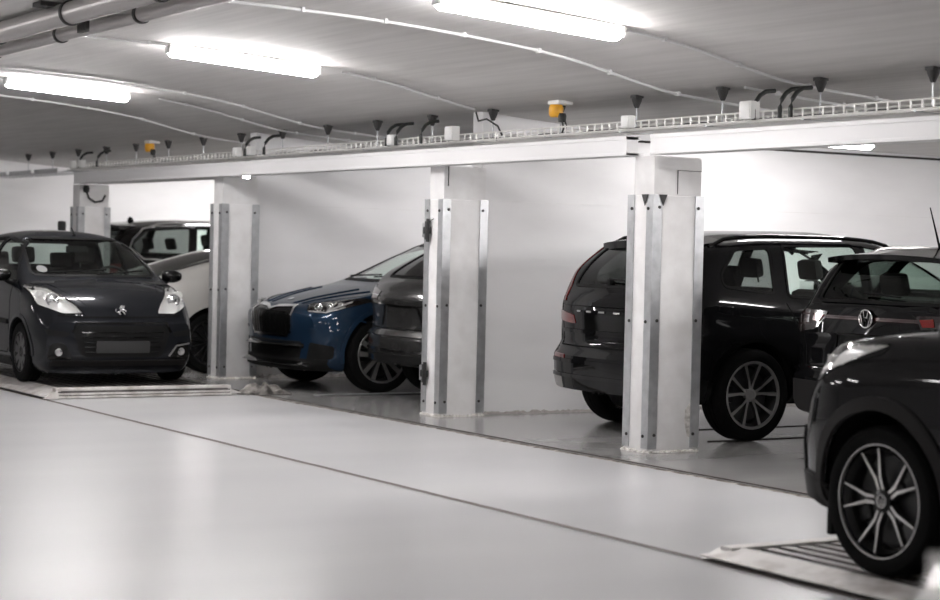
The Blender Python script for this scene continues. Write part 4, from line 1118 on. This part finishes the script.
# ------------------------------------------------------------------ 4. grey SUV beside it, tail towards the aisle
def car_grey():
    sp = dict(name='suv_car', W=1.84, wb=2.63, xf=2.16, xr=-2.21, R=.345, zb=.26, zbr=.08, tw=.22, tum=.42, rr=.12, arch=1.13, arch_w=.05, arch_t=.012, arch_mat='trim_black',
        top=[(-2.21, .96), (-2.18, 1.06), (-2.06, 1.12), (-1.58, 1.41), (-1.44, 1.485), (-1.15, 1.54), (-.6, 1.58), (.0, 1.60), (.4, 1.48), (1.05, 1.14), (1.3, 1.09), (1.8, 1.02), (2.05, .92), (2.16, .80)],
        belt=[(-2.21, 1.0), (-1.8, 1.10), (-1.2, 1.09), (0, 1.02), (1.1, .98), (2.16, .76)],
        front=[(.2, -.06), (.5, 0), (.8, -.05), (1., -.1)], rear=[(.22, -.10), (.36, 0), (.58, .0), (.66, -.05), (.78, -.05), (.92, -.03), (1.05, -.07), (1.15, -.10)], nr=(.55, .12), cr=.20)
    c = Car(sp, (10.76, 15.41, .03), 0, 'dark grey SUV backed up beside the blue car, half hidden by the middle column')
    R = c.root
    c.window([(-.60, 1.14), (.60, 1.14), (.53, 1.43), (-.53, 1.43)], 'B', 'glass_dark', .05, flt=lambda q: q.x < -1, name='rear_window')
    c.window([(-.66, 1.16), (.66, 1.16), (.55, 1.52), (-.55, 1.52)], 'F', 'glass_clear', .06, flt=lambda q: q.x > .2, name='windscreen')
    suv_sides(c, [([(.88, 1.05), (.35, 1.46), (-.15, 1.51), (-.18, 1.07)], 'glass_clear'), ([(-.25, 1.07), (-.22, 1.51), (-.88, 1.50), (-1.0, 1.10)], 'glass_dark'), ([(-1.08, 1.12), (-.96, 1.44), (-1.15, 1.41), (-1.48, 1.20)], 'glass_dark')],
        [[(.8, 1.0), (.84, .6), (.78, .34), (-.62, .34), (-.80, .6), (-.9, 1.04)], [(-.21, 1.03), (-.24, .34)]], hx=(.0, -.75), hz=.95, hmat='paint_grey')
    for s in (1, -1):
        q = 'BL' if s > 0 else 'BR'
        c.patch('tail_lamp', mir([(-2.10, .46, 1.00), (-1.98, .74, 1.04), (-1.72, .90, 1.06), (-1.74, .90, .94), (-2.0, .76, .87), (-2.10, .48, .90)], s), q, 'lamp_dim_red', .006, .02, nmin=.0, rnd=.02)
        c.ribbon('tail_lamp_strip', mir([(-2.13, .45, .955), (-2.02, .74, .965), (-1.80, .88, 1.0)], s), .012, q, 'lamp_silver', .012)
        c.patch('bumper_reflector', mir([(-2.2, .62, .50), (-2.05, .80, .52), (-2.05, .80, .56), (-2.2, .62, .54)], s), q, 'lamp_dim_red', .006, .02, nmin=.0)
        roof_rail(c, -1.45, .3, .62, 'gloss_black', s)
        mirror(c, .72, 1.12, s, 'paint_grey', 1.0)
        c.patch('exhaust_finisher', mirf([(.46, .34), (.68, .34), (.66, .40), (.48, .40)], s), 'B', 'chrome', .008, .02, rnd=.02)
        c.patch('headlight', mirf([(.45, .78), (.80, .82), (.80, .92), (.50, .88)], s), 'F', 'lamp_silver', .004, .02, nmin=.05)
    c.patch('plate_recess', [(-.36, .70), (.36, .70), (.30, .86), (-.30, .86)], 'B', 'paint_grey', -.010, .02, rnd=.04)
    c.ribbon('plate_recess_edge', [(-.38, .69), (-.31, .87), (.31, .87), (.38, .69)], .018, 'B', 'gloss_black', .008)
    c.ribbon('tailgate_seam', [(-.74, 1.06), (-.70, .66), (.70, .66), (.74, 1.06)], .010, 'B', 'liner', .002)
    c.ribbon('tailgate_crease', [(-.70, .90), (.70, .90)], .03, 'B', 'paint_grey', .012)
    c.ribbon('bumper_crease', [(-.80, .61), (.80, .61)], .035, 'B', 'paint_grey', .014)
    c.ribbon('bumper_crease', [(-.78, .46), (.78, .46)], .022, 'B', 'chrome', .010)
    c.patch('rear_diffuser', [(-.70, .31), (.70, .31), (.74, .42), (-.74, .42)], 'B', 'trim_black', .004, .02, rnd=.03)
    spoiler(c, -1.36, -1.62, 1.475, .58, 'gloss_black')
    interior(c, 1.0, 1.1, 1, -.05, .64)
    c.wheels(dict(kind='wide', n=5, sp=.24, lip='alloy_grey', spoke='alloy_grey', side='alloy_dark', hub='alloy_dark'))
    c.finish_body('paint_grey'); return c
car_grey()

# ------------------------------------------------------------------ 5. black SUV behind the near column
def car_black():
    sp = dict(name='suv_car', W=1.90, wb=2.865, xf=2.30, xr=-2.27, R=.362, zb=.27, zbr=.06, tw=.235, rimf=.725, tum=.36, rr=.12, arch=1.12, arch_w=.035, arch_t=.008, arch_mat='gloss_black',
        top=[(-2.27, .98), (-2.25, 1.06), (-2.19, 1.14), (-1.82, 1.50), (-1.74, 1.565), (-1.5, 1.61), (-1.1, 1.645), (-.3, 1.655), (.1, 1.62), (.5, 1.48), (1.15, 1.15), (1.35, 1.11), (1.9, 1.02), (2.2, .92), (2.30, .80)],
        belt=[(-2.27, 1.04), (-1.8, 1.14), (-1.2, 1.10), (0, 1.04), (1.1, 1.0), (2.3, .76)],
        front=[(.2, -.06), (.5, 0), (.8, -.05), (1., -.1)], rear=[(.22, -.10), (.30, 0), (.60, .02), (.66, -.03), (.72, -.07), (.85, -.065), (1.0, -.055), (1.1, -.08), (1.2, -.12)], nr=(.60, .15), cr=.22)
    c = Car(sp, (10.96, 12.36, .0), 0, 'black SUV with roof rails, tail towards the aisle, behind the near column')
    R = c.root
    c.window([(-.64, 1.17), (.64, 1.17), (.56, 1.50), (-.56, 1.50)], 'B', 'glass_dark', .05, flt=lambda q: q.x < -1, name='rear_window')
    c.window([(-.70, 1.17), (.70, 1.17), (.58, 1.56), (-.58, 1.56)], 'F', 'glass_clear', .06, flt=lambda q: q.x > .2, name='windscreen')
    suv_sides(c, [([(.98, 1.08), (.42, 1.48), (-.12, 1.545), (-.15, 1.10)], 'glass_clear'), ([(-.24, 1.10), (-.21, 1.545), (-1.0, 1.53), (-1.06, 1.13)], 'glass_clear'), ([(-1.20, 1.15), (-1.15, 1.51), (-1.50, 1.49), (-1.70, 1.30), (-1.70, 1.20)], 'glass_dark')],
        [[(.88, 1.04), (.92, .6), (.86, .34), (-.66, .34), (-.86, .6), (-1.1, 1.08)], [(-.19, 1.06), (-.24, .34)]], hx=(.0, -.85), hz=.98, hmat='gloss_black', seal='gloss_black')
    for s in (1, -1):
        q = 'BL' if s > 0 else 'BR'
        # lamps: low wrap-round block and a thin red line climbing the rear pillar
        c.patch('tail_lamp', mir([(-2.30, .62, .93), (-2.16, .80, .955), (-1.95, .91, .97), (-1.95, .91, .90), (-2.16, .82, .87), (-2.32, .60, .86)], s), q, 'lamp_red', .006, .02, nmin=.0, rnd=.01)
        c.ribbon('pillar_lamp', mir([(-2.13, .79, 1.04), (-2.10, .775, 1.15), (-1.92, .71, 1.33), (-1.76, .66, 1.49)], s), .026, q, 'lamp_red', .008)
        c.patch('bumper_reflector', mir([(-2.36, .62, .575), (-2.22, .78, .58), (-2.22, .78, .61), (-2.36, .62, .605)], s), q, 'lamp_red', .008, .02, nmin=.0)
        roof_rail(c, -1.70, .3, .66, 'gloss_black', s, .05, .016)
        mirror(c, .82, 1.14, s, 'gloss_black', 1.0)
        c.patch('bumper_outlet', mir([(-2.34, .66, .33), (-2.20, .82, .34), (-2.20, .82, .47), (-2.33, .68, .44)], s), q, 'alloy_grey', .004, .02, nmin=.0, rnd=.02)
        c.patch('headlight', mirf([(.45, .80), (.82, .84), (.82, .95), (.50, .90)], s), 'F', 'lamp_silver', .004, .02, nmin=.05)
        c.ribbon('character_line', [(-1.9, .95), (-1.0, .90), (.5, .86)], .014, sv(s), 'paint_black', .005)
    c.ribbon('tailgate_seam', [(-.80, 1.08), (-.74, .68), (.74, .68), (.80, 1.08)], .010, 'B', 'liner', .002)
    c.ribbon('tailgate_crease', [(-.72, 1.02), (.72, 1.02)], .03, 'B', 'paint_black', .014)
    c.ribbon('tailgate_crease', [(-.72, .80), (.72, .80)], .03, 'B', 'paint_black', .012)
    c.ribbon('bumper_crease', [(-.86, .56), (.86, .56)], .03, 'B', 'paint_black', .012)
    c.ribbon('bumper_crease', [(-.84, .44), (.84, .44)], .03, 'B', 'gloss_black', .012)
    rear_plate(c, .86)
    bm = bmesh.new()
    for y0_, y1_ in ((.40, .34), (.24, .17), (.06, -.02), (-.14, -.22)):
        P = [c.ray('B', y_, .965)[0]+Vector((-.004, 0, 0)) for y_ in (y0_, y1_)]; add_tube(bm, P, .008, 6)
    finish(bm, 'tailgate_glint_dashes', 'chrome', R)  # short chrome dashes added to stand for glints on the tailgate
    sp_ = spoiler(c, -1.50, -1.85, 1.55, .64, 'gloss_black', .06)
    wipers(c, 'B', [[(-.35, 1.20), (.10, 1.22)]])
    lathe('wiper_hub', [(.03, -.03), (.03, .02), (0, .03)], 'trim_black', R, 14, Matrix.Translation(c.ray('B', .10, 1.20)[0]) @ Matrix.Rotation(-pi/2, 4, 'Y'))
    interior(c, 1.10, 1.14, 1, -.02, .64)
    c.wheels(dict(kind='Y', n=5, sp=.30, m=.22, lip='alloy_grey', spoke='alloy_grey', side='alloy_dark', hub='alloy_grey'))
    c.finish_body('paint_black'); return c
car_black()

# ------------------------------------------------------------------ 6. black compact crossover with full-width tail light bar
def car_compact():
    sp = dict(name='crossover_car', W=1.78, wb=2.55, xf=2.12, xr=-1.98, R=.328, zb=.26, zbr=.08, tw=.21, tum=.34, rr=.12, arch=1.14, arch_w=.06, arch_t=.014, arch_mat='trim_grey',
        top=[(-1.98, .92), (-1.97, 1.02), (-1.93, 1.10), (-1.74, 1.38), (-1.66, 1.47), (-1.5, 1.515), (-.8, 1.55), (0, 1.54), (.3, 1.48), (.95, 1.11), (1.2, 1.06), (1.7, 1.0), (2.0, .90), (2.12, .80)],
        belt=[(-1.98, 1.0), (-1.6, 1.08), (-1.0, 1.05), (0, 1.0), (1.0, .97), (2.12, .76)],
        front=[(.2, -.06), (.5, 0), (.8, -.05), (1., -.1)], rear=[(.22, -.10), (.34, 0), (.58, 0), (.66, -.05), (.80, -.05), (.98, -.01), (1.06, -.03), (1.2, -.08)], nr=(.50, .10), cr=.12)
    c = Car(sp, (11.12, 9.83, .0), 0, 'black compact crossover seen from behind, roof rails and long aerial, at the right')
    R = c.root
    c.window([(-.62, 1.14), (.62, 1.14), (.54, 1.44), (-.54, 1.44)], 'B', 'glass_mid', .05, flt=lambda q: q.x < -1, name='rear_window')
    c.window([(-.66, 1.13), (.66, 1.13), (.54, 1.48), (-.54, 1.48)], 'F', 'glass_clear', .06, flt=lambda q: q.x > .2, name='windscreen')
    suv_sides(c, [([(.85, 1.03), (.30, 1.42), (-.15, 1.47), (-.18, 1.05)], 'glass_clear'), ([(-.25, 1.05), (-.22, 1.47), (-.90, 1.46), (-1.1, 1.10)], 'glass_mid'), ([(-1.18, 1.12), (-1.0, 1.45), (-1.30, 1.43), (-1.50, 1.20)], 'glass_dark')],
        [[(.8, 1.0), (.84, .6), (.78, .34), (-.62, .34), (-.80, .6), (-.95, 1.02)], [(-.21, 1.03), (-.24, .34)]], hx=(.0, -.75), hz=.93)
    c.patch('light_bar', [(-.60, 1.012), (.60, 1.012), (.60, 1.036), (-.60, 1.036)], 'B', 'lamp_dim_red', .004, .01)
    c.ribbon('light_bar_edge', [(-.60, 1.03), (.60, 1.03)], .007, 'B', 'lamp_dim_red', .008)
    for s in (1, -1):
        q = 'BL' if s > 0 else 'BR'
        c.patch('tail_lamp', mir([(-1.96, .50, 1.06), (-1.86, .78, 1.07), (-1.70, .86, 1.07), (-1.72, .86, .93), (-1.88, .78, .90), (-1.97, .58, .94)], s), q, 'lamp_smoke', .006, .02, nmin=.0, rnd=.02)
        c.patch('tail_lamp_segment', mir([(-1.95, .53, 1.035), (-1.93, .64, 1.045), (-1.93, .65, .99), (-1.95, .56, .985)], s), q, 'lamp_red', .012, .01, nmin=.0)
        c.ribbon('tail_lamp_strip', mir([(-1.93, .66, 1.035), (-1.86, .78, 1.04), (-1.74, .86, 1.04)], s), .012, q, 'lamp_dim_red', .012)
        c.ribbon('tail_lamp_strip', mir([(-1.93, .66, .97), (-1.86, .78, .96), (-1.74, .86, .97)], s), .012, q, 'lamp_dim_red', .012)
        roof_rail(c, -1.40, .3, .60, 'alloy_grey', s, .055, .016)
        mirror(c, .68, 1.07, s, 'gloss_black', 1.0)
        c.patch('bumper_reflector', mir([(-1.98, .56, .50), (-1.88, .76, .50), (-1.88, .76, .54), (-1.98, .56, .54)], s), q, 'lamp_dim_red', .006, .02, nmin=.0)
        c.patch('headlight', mirf([(.45, .78), (.80, .82), (.80, .92), (.50, .88)], s), 'F', 'lamp_silver', .004, .02, nmin=.05)
    emblem_vw(c, 'B', 0, 1.025, .062)
    c.ribbon('tailgate_seam', [(-.72, 1.07), (-.68, .66), (.68, .66), (.72, 1.07)], .010, 'B', 'liner', .002)
    c.patch('plate_recess', [(-.34, .72), (.34, .72), (.27, .90), (-.27, .90)], 'B', 'gloss_black', -.004, .02, rnd=.03)
    c.ribbon('plate_recess_edge', [(-.36, .71), (-.28, .91), (.28, .91), (.36, .71)], .012, 'B', 'gloss_black', .008)
    c.patch('bumper_cladding', [(-.82, .30), (.82, .30), (.85, .56), (-.85, .56)], 'B', 'trim_grey', .010, .02, rnd=.05, nmin=.05)
    spoiler(c, -1.50, -1.82, 1.475, .62, 'gloss_black', .035)
    wipers(c, 'B', [[(-.25, 1.17), (.12, 1.19)]])
    antenna(c, -1.25, .30, .38)
    interior(c, .95, 1.08, 1, -.05, .62)
    c.wheels(dict(kind='wide', n=5, sp=.26, lip='alloy_grey', spoke='alloy_grey', side='alloy_dark', hub='alloy_dark'))
    c.finish_body('paint_black'); return c
car_compact()

# ------------------------------------------------------------------ 7. silver fastback between the hatchback and the left column
def car_silver():
    sp = dict(name='fastback_car', W=1.84, wb=2.80, xf=2.30, xr=-2.18, R=.345, zb=.20, tw=.235, rimf=.74, tum=.42, rr=.10, arch=1.12, arch_w=.03, arch_t=.006, arch_mat='paint_silver',
        top=[(-2.18, .92), (-2.15, 1.0), (-2.05, 1.07), (-1.75, 1.165), (-1.4, 1.275), (-1.0, 1.375), (-.5, 1.43), (0, 1.435), (.4, 1.36), (1.1, 1.05), (1.3, 1.0), (1.9, .90), (2.2, .78), (2.30, .68)],
        belt=[(-2.18, .92), (-1.8, 1.03), (-1.2, 1.05), (-.6, .98), (1.0, .93), (2.3, .64)],
        front=[(.2, -.06), (.5, 0), (.8, -.05)], rear=[(.2, -.08), (.5, 0), (.9, -.03), (1.05, -.08)])
    c = Car(sp, (9.86, 20.32, .0), 0, 'silver fastback car with black rear glass between the hatchback and left column')
    R = c.root
    c.patch('rear_glass', [(-2.0, -.60), (-.7, -.54), (-.7, .54), (-2.0, .60)], 'T', 'gloss_black', .002, .02, rnd=.06, flt=lambda q: q.z > 1.0)
    c.window([(-.62, 1.08), (.62, 1.08), (.52, 1.36), (-.52, 1.36)], 'F', 'glass_mid', .06, flt=lambda q: q.x > .2, name='windscreen')
    suv_sides(c, [([(.85, .98), (.35, 1.26), (-.15, 1.33), (-.18, 1.0)], 'glass_clear'), ([(-.25, 1.0), (-.22, 1.33), (-.75, 1.30), (-1.1, 1.10)], 'glass_dark')],
        [[(.8, .95), (.84, .5), (.78, .30), (-.62, .30), (-.80, .5), (-.95, 1.0)], [(-.21, .98), (-.24, .30)]], hx=(.0, -.75), hz=.86, hmat='paint_silver')
    for s in (1, -1):
        c.patch('tail_lamp', mirf([(.45, .80), (.84, .80), (.84, .90), (.45, .90)], s), 'B', 'lamp_red', .006, .02, nmin=.05)
        c.patch('headlight', mirf([(.45, .62), (.80, .66), (.80, .74), (.50, .72)], s), 'F', 'lamp_silver', .004, .02, nmin=.05)
        mirror(c, .72, 1.0, s, 'gloss_black', .9)
        c.ribbon('glass_surround', mir([(-2.0, .63), (-1.4, .655), (-.75, .60), (.1, .57)], s), .075, 'T', 'gloss_black', .004)
        c.patch('fuel_flap_button', [( -1.36+.035*cos(k*pi/5), .99+.045*sin(k*pi/5)) for k in range(10)], sv(s), 'gloss_black', .004, .01)
    interior(c, 1.0, 1.0, 1, -.05, .46)
    c.wheels(dict(kind='many', n=14, sp=0, lip='alloy_dark', spoke='alloy_dark', side='alloy_dark', hub='alloy_dark', yellow=True))
    c.finish_body('paint_silver'); return c
car_silver()

# ------------------------------------------------------------------ 8. tall dark SUV in the far bay
def car_far():
    sp = dict(name='suv_car', W=1.98, wb=2.97, xf=2.42, xr=-2.46, R=.375, zb=.27, tw=.25, tum=.34, rr=.12, arch=1.12, arch_w=.04, arch_t=.010, arch_mat='gloss_black',
        top=[(-2.46, 1.05), (-2.44, 1.15), (-2.36, 1.23), (-2.14, 1.56), (-2.0, 1.68), (-1.7, 1.725), (-1.0, 1.76), (-.2, 1.765), (.2, 1.72), (.6, 1.58), (1.25, 1.22), (1.5, 1.17), (2.0, 1.08), (2.3, .96), (2.42, .84)],
        belt=[(-2.46, 1.08), (-1.8, 1.20), (-1.2, 1.18), (0, 1.12), (1.1, 1.08), (2.42, .80)],
        front=[(.2, -.06), (.5, 0), (.8, -.05), (1., -.1)], rear=[(.22, -.08), (.4, 0), (.9, -.03), (1.2, -.10)])
    c = Car(sp, (11.42, 25.22, .0), 0, 'tall black SUV with chrome window line, in the far bay behind the hatchback')
    R = c.root
    c.window([(-.66, 1.24), (.66, 1.24), (.57, 1.60), (-.57, 1.60)], 'B', 'glass_dark', .05, flt=lambda q: q.x < -1, name='rear_window')
    c.window([(-.70, 1.24), (.70, 1.24), (.58, 1.64), (-.58, 1.64)], 'F', 'glass_clear', .06, flt=lambda q: q.x > .2, name='windscreen')
    suv_sides(c, [([(1.05, 1.16), (.50, 1.56), (-.12, 1.65), (-.15, 1.18)], 'glass_clear'), ([(-.24, 1.18), (-.21, 1.65), (-1.02, 1.65), (-1.10, 1.20)], 'glass_clear'), ([(-1.20, 1.21), (-1.12, 1.65), (-1.75, 1.60), (-2.0, 1.40), (-1.9, 1.24)], 'glass_dark')],
        [[(.9, 1.12), (.94, .6), (.88, .36), (-.70, .36), (-.90, .6), (-1.1, 1.16)], [(-.19, 1.14), (-.24, .36)]], hx=(.0, -.85), hz=1.05,
        chrome=[[(1.1, 1.135), (-.2, 1.155), (-1.2, 1.185), (-1.86, 1.21), (-2.03, 1.36), (-1.98, 1.47), (-1.80, 1.62), (-1.6, 1.655), (-.2, 1.69), (.5, 1.59), (1.05, 1.20)]])
    for s in (1, -1):
        c.patch('tail_lamp', mirf([(.50, 1.0), (.92, 1.0), (.92, 1.14), (.55, 1.12)], s), 'B', 'lamp_red', .006, .02, nmin=.05)
        c.patch('headlight', mirf([(.50, .85), (.88, .88), (.86, 1.0), (.55, .97)], s), 'F', 'lamp_silver', .004, .02, nmin=.05)
        roof_rail(c, -1.7, .4, .68, 'alloy_grey', s)
        mirror(c, .88, 1.22, s, 'gloss_black', 1.0)
    spoiler(c, -1.85, -2.20, 1.685, .66, 'gloss_black', .04)
    lathe('roof_aerial', [(.05, 0), (.04, .04), (.02, .065), (0, .07)], 'gloss_black', R, 12, Matrix.Translation((-1.7, 0, 1.72)))
    interior(c, 1.2, 1.2, 1, .0, .78)
    c.wheels(dict(kind='wide', n=5, sp=.24, lip='alloy_grey', spoke='alloy_grey', side='alloy_dark', hub='alloy_dark'))
    c.finish_body('paint_darkbrown'); return c
car_far()

# a second black car beside the photographer: only its nose corner reaches the picture
t = copy_tree(cx.root, None); t.location = (3.10, .55, 0); t.rotation_euler = (0, 0, pi/2)
t['label'] = 'out of focus black car nose cutting the bottom right corner of the picture'
